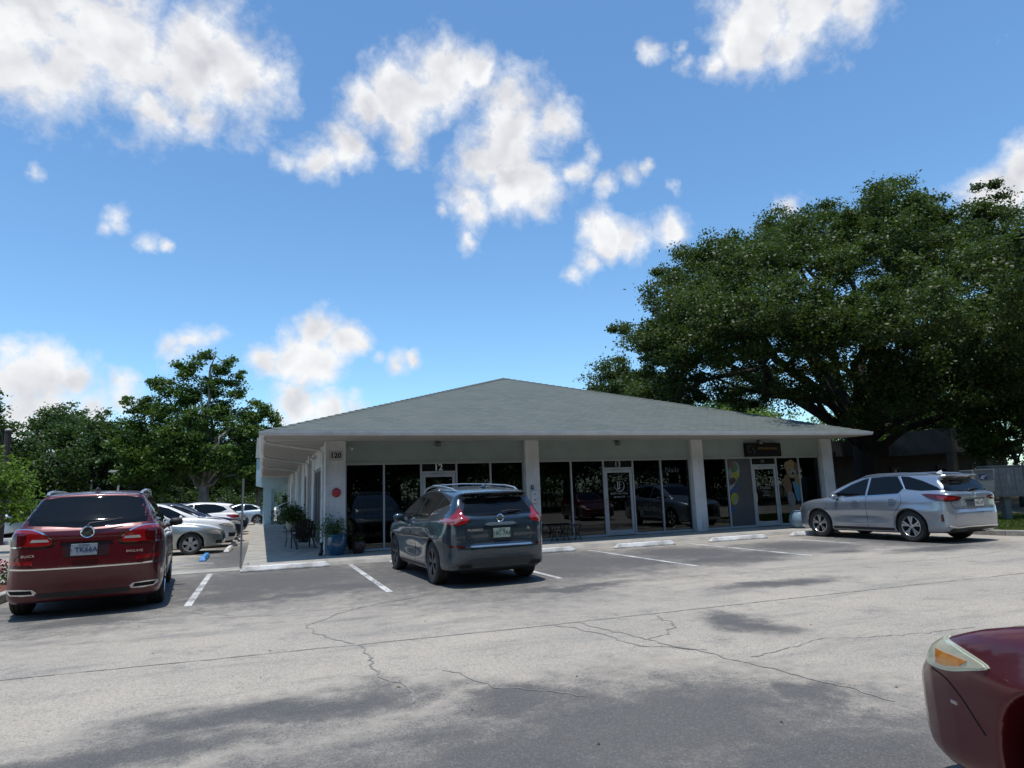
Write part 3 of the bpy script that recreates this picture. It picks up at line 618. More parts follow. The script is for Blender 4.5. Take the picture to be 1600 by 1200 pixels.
# ---- side wall along the walk
b = BP()
SB = [(18.66, 19.15, 'w'), (19.15, 23.0, 'g'), (23.0, 24.6, 'w'), (24.6, 28.4, 'g'), (28.4, 30.8, 'w'), (30.8, 34.2, 'g'), (34.2, 36.8, 'w'), (36.8, 40.4, 'g'), (40.4, 45.5, 'w')]
for a, c, k in SB:
    if k == 'w': b.box(1.62, a, .09, 1.8, c, 3.05)
    else: b.box(1.64, a, 2.47, 1.8, c, 3.05)
b.build('side_wall', M_WALLW, bld)
for y in (24.6, 30.8, 36.8, 43):
    q = BP(); q.box(1.52, y - .5, .09, 1.64, y - .1, 3.05); q.build('column', M_WALLW, bld, bevel=.006)
for a, c, k in SB:
    if k == 'w': continue
    n = 4; fr = BP(); gl = BP(); w_ = (c - a) / n
    for i in range(n + 1):
        yy = a + i * w_; fr.box(1.66, max(a, yy - .025), .1, 1.74, min(c, yy + .025), 2.46)
    fr.box(1.665, a, 2.40, 1.735, c, 2.459); fr.box(1.665, a, .1, 1.735, c, .18)
    gl.box(1.70, a + .02, .18, 1.705, c - .02, 2.4)
    fr.build('window_frame', M_ALU, bld); gl.build('pane', M_GLASS, bld)
b = BP(); b.box(2.4, 18.7, .1, 2.45, 45, 3.0); b.build('interior', M_DARKIN, bld)
b = BP(); b.box(1.9, 45.4, 0, 18.9, 45.6, 3.04); b.box(18.9, 18.66, 0, 19.1, 45.4, 3.04); b.build('wall', M_WALLG, bld)
# downspouts
M_DSP = mat('downspout_white', (.6, .6, .58), .45, var=.12, scale=4)
for i, (y0, y1) in enumerate(((17.3, 18.12), (23.2, 24.1), (29.6, 30.4))):
    b = BP(); b.tube([(.04, y0, 3.02), (.06, y0, 2.96), (.2, y0 + .05, 2.92), (1.40, y1 - .02, 2.80), (1.49, y1, 2.72), (1.5, y1, .42)], .042, 8)
    o = b.build('downspout', M_DSP, bld, smooth='auto')
    q = BP(); q.tube([(1.5, y1, .42), (1.5, y1, .2), (1.46, y1 - .12, .12)], .05, 8); q.build('outlet', mat('black_plastic', (.012, .012, .012), .5), o, smooth='auto')

# ---- pale blue wing further along the walk
bw = empty('blue_wing_building', (.4, 46, 0), 0, 'pale blue stucco wing with tall gabled fascia beyond the white building', 'building')
b = MB((.4, 46, 0))
b.prism([(-.34, 2.55), (.7, 2.28), (2.0, 2.95), (12, 2.95), (12, 4.3), (-.34, 4.3)], 'y', 45.7, 47.2)
b.build('gable_fascia', M_BLUEW, bw)
b = MB((.4, 46, 0)); b.box(.12, 45.85, 0, .62, 46.5, 2.6); b.box(.2, 52, 0, .9, 52.6, 3.0); b.box(.1, 47.2, 2.8, .7, 60, 3.2); b.build('column', M_BLUEW, bw)
b = MB((.4, 46, 0)); b.box(3.0, 47.2, 0, 12, 70, 3.6); b.build('wall', mat('wing_white', (.5, .52, .51), .8, var=.1), bw)
b = MB((.4, 46, 0)); b.box(1.0, 47.2, 3.0, 3, 60, 3.1); b.build('soffit', M_SOFF, bw)
b = MB((.4, 46, 0)); b.quad((-.4, 45.6, 4.32), (12, 45.6, 4.32), (12, 52, 6.2), (-.4, 52, 6.2)); b.quad((-.4, 45.6, 4.30), (-.4, 52, 6.18), (12, 52, 6.18), (12, 45.6, 4.30)); b.build('roof', M_ROOF, bw)

# ================================================================ CARS
def catmull(pts, n=5, closed=True):
    P = [np.array(p, float) for p in pts]; N = len(P); out = []
    for i in range(N if closed else N - 1):
        if closed: a, b_, c, d = P[(i - 1) % N], P[i], P[(i + 1) % N], P[(i + 2) % N]
        else: a, b_, c, d = P[max(i - 1, 0)], P[i], P[i + 1], P[min(i + 2, N - 1)]
        for k in range(n):
            t_ = k / n
            out.append(.5 * (2 * b_ + (c - a) * t_ + (2 * a - 5 * b_ + 4 * c - d) * t_ ** 2 + (3 * b_ - a - 3 * c + d) * t_ ** 3))
    if not closed: out.append(P[-1])
    return np.array(out)
def psdf(x, z, P):
    x, z = np.broadcast_arrays(x, z); d = np.full(x.shape, 1e9); ins = np.zeros(x.shape, bool); N = len(P)
    for i in range(N):
        ax, az = P[i]; bx, bz = P[(i + 1) % N]; ex, ez = bx - ax, bz - az; L = ex * ex + ez * ez
        if L < 1e-12: continue
        wx, wz = x - ax, z - az; t_ = np.clip((wx * ex + wz * ez) / L, 0, 1)
        d = np.minimum(d, (wx - t_ * ex) ** 2 + (wz - t_ * ez) ** 2)
        if ez != 0:
            c = ((az > z) != (bz > z)) & (x < ex * (z - az) / ez + ax); ins ^= c
    return np.sqrt(d) * np.where(ins, -1, 1)
def smax(a, b, k):
    h = np.clip(.5 + .5 * (a - b) / k, 0, 1); return a * h + b * (1 - h) + k * h * (1 - h)
def smin(a, b, k): return -smax(-a, -b, k)

class CarShape:
    def __init__(s, S):
        s.S = S; c = catmull
        s.ls = c(S['low'], 3)
        pl = S['plan']; s.lp = c([(x, y) for x, y in pl] + [(x, -y) for x, y in reversed(pl)], 3)
        s.gs = c(S['gh'], 3)
        gp = S['gplan']; s.gp = c([(x, y) for x, y in gp] + [(x, -y) for x, y in reversed(gp)], 3)
        s.sec = np.array(S['sec']); s.gsec = np.array(S['gsec'])
        s.wx = (0, S['wb']); s.wr = S['wr']
    def f(s, x, y, z):
        S = s.S; y = np.abs(y)
        wl = np.interp(z, s.sec[:, 0], s.sec[:, 1]); wg = np.interp(z, s.gsec[:, 0], s.gsec[:, 1])
        lo = smax(psdf(x, z, s.ls), psdf(x, y, s.lp), S.get('k1', .12)); lo = smax(lo, y - wl, .07)
        for cx_, cz_, rx, rz_, a in S.get('bumps', ()):
            lo = lo - a * np.exp(-((x - cx_) / rx) ** 2 - ((z - cz_) / rz_) ** 2) * np.clip((y - .4) * 4, 0, 1)
        gh = smax(psdf(x, z, s.gs), psdf(x, y, s.gp), S.get('k3', .14)); gh = smax(gh, (y - wg) * .93, S.get('k4', .10))
        # roof crown
        gh = gh + .035 * (y / .7) ** 2 * np.clip((z - 1.2) * 3, 0, 1)
        v = smin(lo, gh, .05)
        for i, w in enumerate(s.wx):
            r = s.wr + S.get('archgap', .055)
            cut = np.maximum(np.hypot(x - w, z - s.wr) - r, .52 - y)
            v = smax(v, -cut, .02)
        return v
    def grad(s, P, e=.004):
        g = np.empty_like(P)
        for k in range(3):
            d = np.zeros(3); d[k] = e; A = P + d; B = P - d
            g[:, k] = s.f(A[:, 0], A[:, 1], A[:, 2]) - s.f(B[:, 0], B[:, 1], B[:, 2])
        return g / (np.linalg.norm(g, axis=1)[:, None] + 1e-9)
    def mesh(s, h):
        S = s.S; xs = np.arange(S['x0'] - 2.5 * h, S['x1'] + 2.5 * h, h); zs = np.arange(.1, S['H'] + .12, h); ys = np.arange(-1.5 * h, 1.12, h)
        F = s.f(xs[:, None, None], ys[None, :, None], zs[None, None, :])
        n0 = F.shape
        neg = F < 0
        cn = np.zeros(tuple(k - 1 for k in n0), int); acc = np.zeros(cn.shape + (3,)); ec = np.zeros(cn.shape)
        offs = [(i, j, k) for i in (0, 1) for j in (0, 1) for k in (0, 1)]
        sl = lambda o: tuple(slice(o[q], n0[q] - 1 + o[q]) for q in range(3))
        for o in offs: cn += neg[sl(o)]
        for o in offs:
            for ax in range(3):
                if o[ax] == 0:
                    p = list(o); p[ax] = 1; a = F[sl(o)]; b_ = F[sl(p)]; m_ = (a < 0) != (b_ < 0)
                    t_ = np.where(m_, a / np.where(m_, a - b_, 1), 0)
                    for q in range(3): acc[..., q] += np.where(m_, (t_ if q == ax else o[q]), 0)
                    ec += m_
        act = (cn > 0) & (cn < 8); idx = -np.ones(cn.shape, int); idx[act] = np.arange(act.sum())
        cell = np.argwhere(act); V = (cell + acc[act] / ec[act][:, None]) * h + np.array([xs[0], ys[0], zs[0]])
        faces = []
        for ax in range(3):
            a = [slice(None)] * 3; b_ = [slice(None)] * 3; a[ax] = slice(0, -1); b_[ax] = slice(1, None)
            A = neg[tuple(a)]; B = neg[tuple(b_)]; ch = A != B
            u, v = [q for q in range(3) if q != ax]
            E = np.argwhere(ch); E = E[(E[:, u] > 0) & (E[:, v] > 0) & (E[:, u] < n0[u] - 1) & (E[:, v] < n0[v] - 1)]
            def cell_(du, dv):
                C = E.copy(); C[:, u] -= du; C[:, v] -= dv; return idx[C[:, 0], C[:, 1], C[:, 2]]
            q = np.stack([cell_(1, 1), cell_(0, 1), cell_(0, 0), cell_(1, 0)], 1)
            inside = A[E[:, 0], E[:, 1], E[:, 2]]
            flip = inside if ax != 1 else ~inside
            q[~flip] = q[~flip][:, ::-1]; faces.append(q)
        Q = np.concatenate(faces)
        for _ in range(2):
            g = s.grad(V); d = s.f(V[:, 0], V[:, 1], V[:, 2]); V = V - g * np.clip(d, -h * .6, h * .6)[:, None]
        keep = V[:, 1] > -h * 1.6
        # mirror: snap the strip by the plane, drop the negative side, weld
        V[:, 1] = np.where(np.abs(V[:, 1]) < h * .8, 0, V[:, 1])
        ok = np.all(V[Q][:, :, 1] >= 0, axis=1) & np.all(Q >= 0, axis=1); Q = Q[ok]
        n = len(V); Vm = V * np.array([1, -1, 1]); V2 = np.concatenate([V, Vm]); Qm = Q[:, ::-1] + n
        zero = V[:, 1] == 0
        Qm = np.where(zero[(Qm - n)], Qm - n, Qm)
        Q = np.concatenate([Q, Qm])
        used = np.unique(Q); rm = -np.ones(len(V2), int); rm[used] = np.arange(len(used)); V2 = V2[used]; Q = rm[Q]
        return V2, Q, s.grad(V2)
    def trace(s, O, D, n=16, tmax=3.):
        t_ = np.zeros(len(O))
        for _ in range(n):
            P = O + D * t_[:, None]; d = s.f(P[:, 0], P[:, 1], P[:, 2]); t_ = np.minimum(t_ + d * .97, tmax)
        return O + D * t_[:, None]
    def project(s, uv, mode, side=1):
        uv = np.asarray(uv, float); n = len(uv); u, v = uv[:, 0], uv[:, 1]; z0 = np.zeros(n)
        if mode == 'side': O = np.stack([u, z0 + 1.35 * side, v], 1); D = np.tile([0, -side, 0.], (n, 1))
        elif mode == 'rear': O = np.stack([z0 + s.S['x0'] - .4, u, v], 1); D = np.tile([1., 0, 0], (n, 1))
        elif mode == 'front': O = np.stack([z0 + s.S['x1'] + .4, u, v], 1); D = np.tile([-1., 0, 0], (n, 1))
        elif mode == 'top': O = np.stack([u, v, z0 + 2.4], 1); D = np.tile([0, 0, -1.], (n, 1))
        elif mode[0] == 'cyl':
            ax, ay = mode[1], mode[2]; a = np.radians(u); dx, dy = np.cos(a), np.sin(a)
            O = np.stack([ax + dx * 1.7, (ay + dy * 1.7), v], 1); D = np.stack([-dx, -dy, z0], 1)
            if side < 0: O[:, 1] *= -1; D[:, 1] *= -1
        P = s.trace(O, D); return P, s.grad(P)

def set_normals(me, N):
    me.polygons.foreach_set('use_smooth', [True] * len(me.polygons))
    me.normals_split_custom_set_from_vertices([tuple(n) for n in N])

def panel(sh, name, poly, mode, m, parent, side=1, off=.004, depth=.012, res=.05, smooth=0, usc=1.0):
    """a skin piece cut to the outline, lying on the bodywork and as thick as depth"""
    poly = np.array(poly, float)
    if smooth: poly = catmull(poly, smooth)
    dense = []
    for i in range(len(poly)):
        a, b_ = poly[i], poly[(i + 1) % len(poly)]; L = math.hypot((b_[0] - a[0]) * usc, b_[1] - a[1]); k = max(1, int(L / res))
        for j in range(k): dense.append(a + (b_ - a) * j / k)
    dense = np.array(dense); nb_ = len(dense)
    lo = dense.min(0); hi = dense.max(0); ins = []
    gu = np.arange(lo[0], hi[0], res / usc); gv = np.arange(lo[1], hi[1], res)
    if len(gu) and len(gv):
        G = np.stack(np.meshgrid(gu, gv), -1).reshape(-1, 2); G = G + np.array([res / usc, res]) * .37
        dd = psdf(G[:, 0] * usc, G[:, 1], dense * np.array([usc, 1])); ins = G[dd < -res * .35]
    allp = np.concatenate([dense, ins]) if len(ins) else dense
    vv = [Vector((p[0] * usc, p[1])) for p in allp]
    co, ed, fa, *_ = delaunay_2d_cdt(vv, [(i, (i + 1) % nb_) for i in range(nb_)], [], 1, 1e-6)
    co = np.array([[c[0] / usc, c[1]] for c in co])
    P, N = sh.project(co, mode, side)
    top = P + N * off; bot = P - N * depth
    k = len(co); V = [tuple(p) for p in top] + [tuple(p) for p in bot]
    # orient
    F = []
    for f in fa:
        a, b_, c = top[f[0]], top[f[1]], top[f[2]]
        F.append(tuple(f) if np.dot(np.cross(b_ - a, c - a), N[f[0]]) > 0 else tuple(f)[::-1])
    cnt = {}
    for f in F:
        for i in range(len(f)): cnt[(f[i], f[(i + 1) % len(f)])] = 1
    rim = [(a, b_) for (a, b_) in cnt if (b_, a) not in cnt]
    F += [(b_, a, a + k, b_ + k) for a, b_ in rim]
    me = bpy.data.meshes.new(name); me.from_pydata(V, [], F)
    nt = len(F) - len(rim)
    fl = [True] * nt + [False] * len(rim); me.polygons.foreach_set('use_smooth', fl)
    nrm = []
    for p in me.polygons:
        for li in p.loop_indices:
            vi = me.loops[li].vertex_index
            nrm.append(tuple(N[vi % k]) if p.index < nt else tuple(p.normal))
    me.normals_split_custom_set(nrm)
    return link(name, me, m, parent)

def strip(sh, name, path, w, mode, m, parent, side=1, off=.002, **kw):
    """a thin line of width w drawn along path on the bodywork"""
    P = np.array(path, float); n = len(P); T_n = np.gradient(P, axis=0); T_n /= np.linalg.norm(T_n, axis=1)[:, None] + 1e-9
    Nn = np.stack([-T_n[:, 1], T_n[:, 0]], 1)
    poly = np.concatenate([P + Nn * w / 2, (P - Nn * w / 2)[::-1]])
    return panel(sh, name, poly, mode, m, parent, side, off=off, depth=.006, res=.06, **kw)

M_CGLASS = mat('car_glass', (.004, .005, .006), .02, 0, spec=.30); 
M_TRIM = mat('black_trim', (.013, .013, .014), .55, bump=.1, bscale=200)
M_GAP = mat('panel_gap', (.004, .004, .004), .9)
M_CHROME = mat('chrome', (.72, .73, .74), .09, 1.)
M_TYRE = mat('tyre_rubber', (.018, .018, .018), .85, var=.3, scale=8, bump=.3, bscale=70, col2=(.035, .033, .03))
M_RED = mat('red_lens', (.22, .006, .009), .07, 0, coat=1.)
M_REDD = mat('dark_red_lens', (.06, .003, .005), .08, 0, coat=.6)
M_CLEAR = mat('clear_lens', (.42, .40, .38), .08, .3, coat=1.)
M_SILVER = mat('satin_silver', (.52, .54, .56), .25, .9)
M_ALLOY = mat('alloy', (.40, .41, .42), .28, .9, var=.2, scale=9)
M_DALLOY = mat('dark_alloy', (.07, .072, .08), .35, .7)
M_UNDER = mat('underbody', (.012, .012, .012), .95)

def wheel(parent, x, y, r, w, side, style, m_rim=None, spokes=5):
    """side +1: outer face towards +y"""
    e = empty('wheel', (x, y, r)); e.parent = parent
    o = side
    t_ = MB(); rr = r * .66 if style != 'small' else r * .6
    prof = [(rr, -w / 2 + .01), (r - .045, -w / 2), (r - .012, -w / 2 + .018), (r, -w / 2 + .045)]
    for k in range(1, 4):
        yy = -w / 2 + w * k / 4; prof += [(r, yy - .006), (r - .009, yy - .003), (r - .009, yy + .003), (r, yy + .006)]
    prof += [(r, w / 2 - .045), (r - .012, w / 2 - .018), (r - .045, w / 2), (rr, w / 2 - .01)]
    t_.lathe(prof, (0, 0, 0), 'y', 48); t_.build('tyre', M_TYRE, e, smooth='auto')
    rim = MB(); f_ = o * (w / 2 - .012)
    rim.lathe([(rr + .004, f_ * 1.02), (rr - .012, f_ * 1.04), (rr - .022, f_ * .9), (rr - .028, f_ * .2), (rr - .03, -f_ * .9)], (0, 0, 0), 'y', 48)
    rim.lathe([(.0, f_ * .92), (.03, f_ * .92), (.055, f_ * .84), (.06, f_ * .3)], (0, 0, 0), 'y', 24)
    nsp = {'five': 5, 'twin': 5, 'multi': 7, 'small': 5}[style]
    for k in range(nsp):
        subs = [0] if style in ('five', 'small') else [-.16, .16]
        for q in subs:
            a = 2 * math.pi * (k + .25) / nsp
            def pt(rad, wd, dep, ang):
                c_, s_ = math.cos(ang), math.sin(ang); px, pz = rad * c_, rad * s_; tx, tz = -s_, c_
                return [(px + tx * wd, dep, pz + tz * wd), (px - tx * wd, dep, pz - tz * wd)]
            a0, a1 = a + q * .4, a + q * (1.15 if style == 'twin' else 1.3)
            wi, wo_ = (.040, .062) if len(subs) == 1 else (.017, .026)
            A = pt(.045, wi, f_ * .90, a0); B = pt(rr * .55, (wi + wo_) / 2, f_ * .95, (a0 + a1) / 2); C_ = pt(rr - .015, wo_, f_ * .98, a1)
            A2 = pt(.045, wi, f_ * .55, a0); B2 = pt(rr * .55, (wi + wo_) / 2, f_ * .6, (a0 + a1) / 2); C2 = pt(rr - .015, wo_ * 1.1, f_ * .6, a1)
            rim.add(A + B + C_ + A2 + B2 + C2, [(0, 1, 3, 2), (2, 3, 5, 4), (6, 8, 9, 7), (8, 10, 11, 9), (0, 2, 8, 6), (2, 4, 10, 8), (1, 7, 9, 3), (3, 9, 11, 5)])
    rim.build('rim', m_rim or M_ALLOY, e, smooth='auto')
    b_ = MB(); b_.lathe([(rr - .03, f_ * .05), (0, f_ * .02)], (0, 0, 0), 'y', 32); b_.lathe([(rr * .72, f_ * .4), (rr * .72, f_ * .3), (.02, f_ * .3)], (0, 0, 0), 'y', 32)
    b_.build('brake_disc', M_UNDER, e)
    return e

def plate_text(parent, s, x, y, z, w, rz_axis, col, bgc, sub=None, face=-1):
    """a number plate facing -x (face=-1) or +x"""
    b_ = MB(); b_.box(x - .004, y - w / 2, z - w / 4, x + .004, y + w / 2, z + w / 4)
    p = b_.build('licence_plate', mat('plate_' + bgc[0], bgc[1], .45, var=.15, scale=20), parent, bevel=.003)
    Mx = Matrix.Translation((x - .0055, y, z - .004)) @ Matrix.Rotation(R(-90), 4, 'Z') @ UPR
    text('plate_digits', s, w * .29, Mx, mat('plate_ink_' + col[0], col[1], .5), p, extrude=.001, bold=.002)
    if sub: text('plate_digits', sub, w * .10, Matrix.Translation((x - .0055, y, z + w * .19)) @ Matrix.Rotation(R(-90), 4, 'Z') @ UPR, mat('plate_ink_' + col[0], col[1], .5), p, extrude=.001)
    return p

SHAPES = {}
def body(sh, root, m, h=.03, name='body'):
    V, Q, N = sh.mesh(h)
    me = bpy.data.meshes.new(name); me.from_pydata(V.tolist(), [], Q.tolist()); set_normals(me, N)
    return link(name, me, m, root)

def liner(root, sh):
    """dark inner floor and wheel housings, so that nothing shines through the arches"""
    b_ = MB(); S = sh.S
    b_.box(S['x0'] + .35, -.6, .22, S['x1'] - .35, .6, .5)
    b_.build('underbody', M_UNDER, root)

def rail(root, pts, r=.016, m=None):
    for s_ in (1, -1):
        b_ = MB(); b_.tube([(x, y * s_, z) for x, y, z in pts], r, 8); b_.build('roof_rail', m or M_SILVER, root, smooth='auto')

def mirror(root, x, y, z, m, side, sc=1.):
    b_ = MB(); s_ = side
    b_.lathe([(0, -.11 * sc), (.045 * sc, -.10 * sc), (.078 * sc, -.03 * sc), (.08 * sc, .04 * sc), (.06 * sc, .1 * sc), (0, .12 * sc)], (0, 0, 0), 'y', 16)
    for v in b_.v: v.x *= .75; v.z = v.z * .95 + .02 * v.y * s_
    for v in b_.v: v.x += x; v.y += y + .12 * s_; v.z += z
    o = b_.build('wing_mirror', m, root, smooth=True)
    q = MB(); q.tube([(x, y - .05 * s_, z - .05), (x, y + .06 * s_, z - .05)], [.03, .035], 8); q.build('mirror_foot', M_TRIM, o, smooth='auto')
    return o
def handle(root, x, sh, z, side, m):
    P, N = sh.project([(x, z)], 'side', side); p = P[0]; b_ = MB(); y = p[1] + .022 * side
    b_.tube([(x + .11, p[1], z), (x + .085, y, z), (x - .085, y, z + .003), (x - .11, p[1], z + .003)], [.012, .015, .015, .012], 8)
    b_.build('door_handle', m, root, smooth='auto')

# ---------------------------------------------------------------- dark red SUV (rear view, left)
P_RED = paint('dark_red_paint', (.080, .002, .006), .25, .3, .7)
def suv_red():
    S = dict(x0=-1.05, x1=4.08, H=1.84, wb=3.02, wr=.385, k1=.16, archgap=.05,
        low=[(-.88, .25), (-.96, .42), (-1.04, .64), (-1.035, .78), (-1.0, .95), (-.96, 1.10), (-.90, 1.22), (-.6, 1.26), (.6, 1.2), (1.8, 1.14), (2.6, 1.13), (3.2, 1.08), (3.75, .95), (4.0, .78), (4.08, .55), (4.0, .32), (3.6, .22), (2, .2), (0, .2), (-.6, .21)],
        plan=[(-1.05, .35), (-.99, .72), (-.83, .90), (-.5, .975), (0, 1.0), (1.5, .985), (2.9, .995), (3.4, .95), (3.8, .78), (4.02, .4)],
        sec=[(.1, .93), (.35, .965), (.6, 1.0), (.8, 1.0), (1.0, .975), (1.15, .935), (1.28, .88), (1.4, .84)],
        gh=[(-.93, 1.05), (-.89, 1.26), (-.70, 1.48), (-.52, 1.66), (-.40, 1.725), (.4, 1.77), (1.2, 1.78), (1.75, 1.73), (2.2, 1.50), (2.65, 1.22), (2.9, 1.06), (2.6, .9), (0, .9)],
        gplan=[(-.98, .4), (-.86, .78), (-.6, .92), (0, .95), (1.5, .95), (2.4, .93), (2.8, .8), (2.95, .4)],
        gsec=[(.9, .92), (1.2, .885), (1.4, .81), (1.6, .725), (1.72, .66), (1.85, .6)],
        bumps=[(0, .55, .5, .3, .02), (3.02, .55, .5, .3, .02)])
    sh = CarShape(S)
    r = empty('parked_car', (-2.38, 12.08, 0), R(94.7), 'dark red crossover SUV seen from behind at the far left bay', 'car')
    b_ = body(sh, r, P_RED, .026); liner(r, sh)
    # rear window with frame gap
    gl = [(-.60, 1.64), (0, 1.675), (.60, 1.64), (.80, 1.44), (.885, 1.31), (.5, 1.265), (0, 1.225), (-.5, 1.265), (-.885, 1.31), (-.80, 1.44)]
    panel(sh, 'rear_window', catmull(gl, 3), 'rear', M_CGLASS, r, off=.003)
    # side glass
    for s_ in (1, -1):
        panel(sh, 'side_window', [(2.35, 1.19), (2.0, 1.44), (1.62, 1.62), (1.18, 1.655), (1.2, 1.2)], 'side', M_CGLASS, r, s_)
        panel(sh, 'side_window', [(1.12, 1.2), (1.1, 1.66), (.6, 1.66), (.28, 1.655), (.25, 1.25)], 'side', M_CGLASS, r, s_)
        panel(sh, 'side_window', [(.19, 1.26), (.21, 1.65), (-.2, 1.62), (-.45, 1.52), (-.62, 1.38), (-.3, 1.30)], 'side', M_CGLASS, r, s_)
        strip(sh, 'window_trim', [(2.42, 1.17), (1.2, 1.175), (.2, 1.225), (-.35, 1.28), (-.66, 1.37)], .018, 'side', M_CHROME, r, s_, off=.006)
        for pth in ([(1.15, .34), (1.16, .8), (1.15, 1.19)], [(.16, 1.24), (.12, .95), (.42, .62), (.46, .34)], [(2.5, .34), (2.62, .8), (2.5, 1.14)]):
            strip(sh, 'door_gap', catmull(pth, 5, False), .009, 'side', M_GAP, r, s_)
        strip(sh, 'sill_trim', [(.55, .30), (2.5, .30)], .03, 'side', M_CHROME, r, s_, off=.006)
        handle(r, .48, sh, 1.08, s_, M_CHROME); handle(r, 1.45, sh, 1.05, s_, M_CHROME)
        mirror(r, 2.2, .93 * s_, 1.19, M_TRIM, s_)
        # tail lamp: chrome edged shell, red lens, darker disc, pale reversing lens
        cy = ('cyl', -.45, .45)
        out = [(96, 1.10), (110, 1.19), (128, 1.235), (150, 1.235), (168, 1.19), (182, 1.10), (187, 1.02), (178, .985), (150, .985), (118, .99), (100, 1.02)]
        ch = panel(sh, 'tail_light', catmull(out, 3), cy, M_CHROME, r, s_, off=.006, usc=.011)
        inn = [(98, 1.10), (111, 1.178), (128, 1.22), (150, 1.22), (166, 1.178), (179, 1.10), (184, 1.03), (176, 1.0), (150, 1.0), (118, 1.005), (102, 1.03)]
        panel(sh, 'lens', catmull(inn, 3), cy, M_RED, ch, s_, off=.010, usc=.011)
        panel(sh, 'lens', [(122, 1.03), (126, 1.16), (140, 1.18), (150, 1.16), (150, 1.03), (138, 1.015)], cy, M_REDD, ch, s_, off=.0125, usc=.011, smooth=3)
        panel(sh, 'lens', [(156, 1.05), (158, 1.09), (178, 1.085), (180, 1.05)], cy, M_CLEAR, ch, s_, off=.0125, usc=.011)
        panel(sh, 'bumper_reflector', [(.62 * s_, .745), (.62 * s_, .80), (.9 * s_, .815), (.93 * s_, .765)], 'rear', M_RED, r, off=.006)
        ex = panel(sh, 'exhaust_tip', [(.58 * s_, .345), (.60 * s_, .42), (.90 * s_, .43), (.86 * s_, .355)], 'rear', M_CHROME, r, off=.012, smooth=2)
        panel(sh, 'exhaust_opening', [(.60 * s_, .36), (.615 * s_, .408), (.88 * s_, .417), (.85 * s_, .367)], 'rear', M_GAP, ex, off=.016)
        strip(sh, 'hatch_gap', catmull([(.86 * s_, 1.30), (.80 * s_, 1.25), (.46 * s_, 1.1), (.44 * s_, .98), (.70 * s_, .94), (.84 * s_, .82), (.80 * s_, .72)], 4, False), .009, 'rear', M_GAP, r)
        wheel(r, 0, .86 * s_, .385, .25, s_, 'multi', M_CHROME); wheel(r, 3.02, .86 * s_, .385, .25, s_, 'multi', M_CHROME)
        panel(sh, 'lower_bumper', [(.0, .29), (.0, .36), (.55 * s_, .36), (.56 * s_, .30)], 'rear', M_TRIM, r, off=.004)
    strip(sh, 'bumper_trim', [(-.95, .70), (-.6, .69), (0, .685), (.6, .69), (.95, .70)], .022, 'rear', M_CHROME, r, off=.008)
    # handle bar; plate recess, its shade painted on as a darker red panel
    panel(sh, 'hatch_bar', [(-.32, 1.055), (-.28, 1.085), (.28, 1.085), (.32, 1.055), (.28, 1.04), (-.28, 1.04)], 'rear', P_RED, r, off=.022)
    panel(sh, 'plate_recess', [(-.27, .83), (-.29, 1.03), (.29, 1.03), (.27, .83)], 'rear', mat('recess_shade_red', (.02, .004, .006), .4), r, off=.003)
    plate_text(r, '· TK66A', -1.035, .02, .93, .32, 0, ('blue', (.02, .04, .12)), ('florida', (.24, .29, .33)), 'FLORIDA')
    e = MB(); P_, N_ = sh.project([(0, 1.165)], 'rear'); ex_ = P_[0][0]
    e.lathe([(.062, -.004), (.084, -.012), (.088, -.022), (.078, -.03), (.068, -.024)], (ex_, 0, 1.165), 'x', 32)
    e.build('badge', M_CHROME, r, smooth='auto')
    e = MB(); e.lathe([(.0, -.012), (.066, -.010)], (ex_, 0, 1.165), 'x', 24); bb = e.build('badge_field', mat('badge_dark', (.05, .055, .07), .3, .5), r)
    for k in range(3):
        e = MB(); yy = -.03 + .03 * k; e.prism([(yy - .02, 1.20 - .015 * k), (yy + .02, 1.20 - .015 * k), (yy + .014, 1.15 - .01 * k), (yy, 1.125 - .01 * k), (yy - .014, 1.15 - .01 * k)], 'x', ex_ - .026, ex_ - .014)
        e.build('badge_shield', M_CHROME, bb)
    Mr = lambda y, z: Matrix.Translation((sh.project([(y, z)], 'rear')[0][0][0] - .014, y, z)) @ Matrix.Rotation(R(-90), 4, 'Z') @ UPR
    text('badge_letters', 'BUICK', .048, Mr(.68, .87), M_CHROME, r, spacing=1.2); text('badge_letters', 'ENCLAVE', .045, Mr(-.6, .87), M_CHROME, r, spacing=1.15)
    w_ = MB(); w_.tube([(-.985, .0, 1.25), (-.97, -.02, 1.285), (-.955, -.25, 1.315), (-.93, -.42, 1.35)], [.022, .018, .01, .006], 8); w_.build('wiper', M_TRIM, r, smooth='auto')
    an = MB(); an.lathe([(.04, 1.76), (.03, 1.79), (.0, 1.82)], (-.15, 0, 0), seg=10)
    for v in an.v: v.x = -.15 + (v.x + .15) * 2.2 - (v.z - 1.76) * .8
    an.build('antenna', M_TRIM, r, smooth=True)
    rail(r, [(-.38, .60, 1.69), (-.25, .615, 1.735), (.2, .63, 1.765), (1.1, .63, 1.77), (1.5, .62, 1.755), (1.7, .61, 1.70)], .022)
    hb = MB(); hb.lathe([(.0, -.012), (.05, -.01), (.06, 0)], (sh.project([(0, 1.73)], 'rear')[0][0][0], 0, 1.70), 'x', 10)
    return r
suv_red()

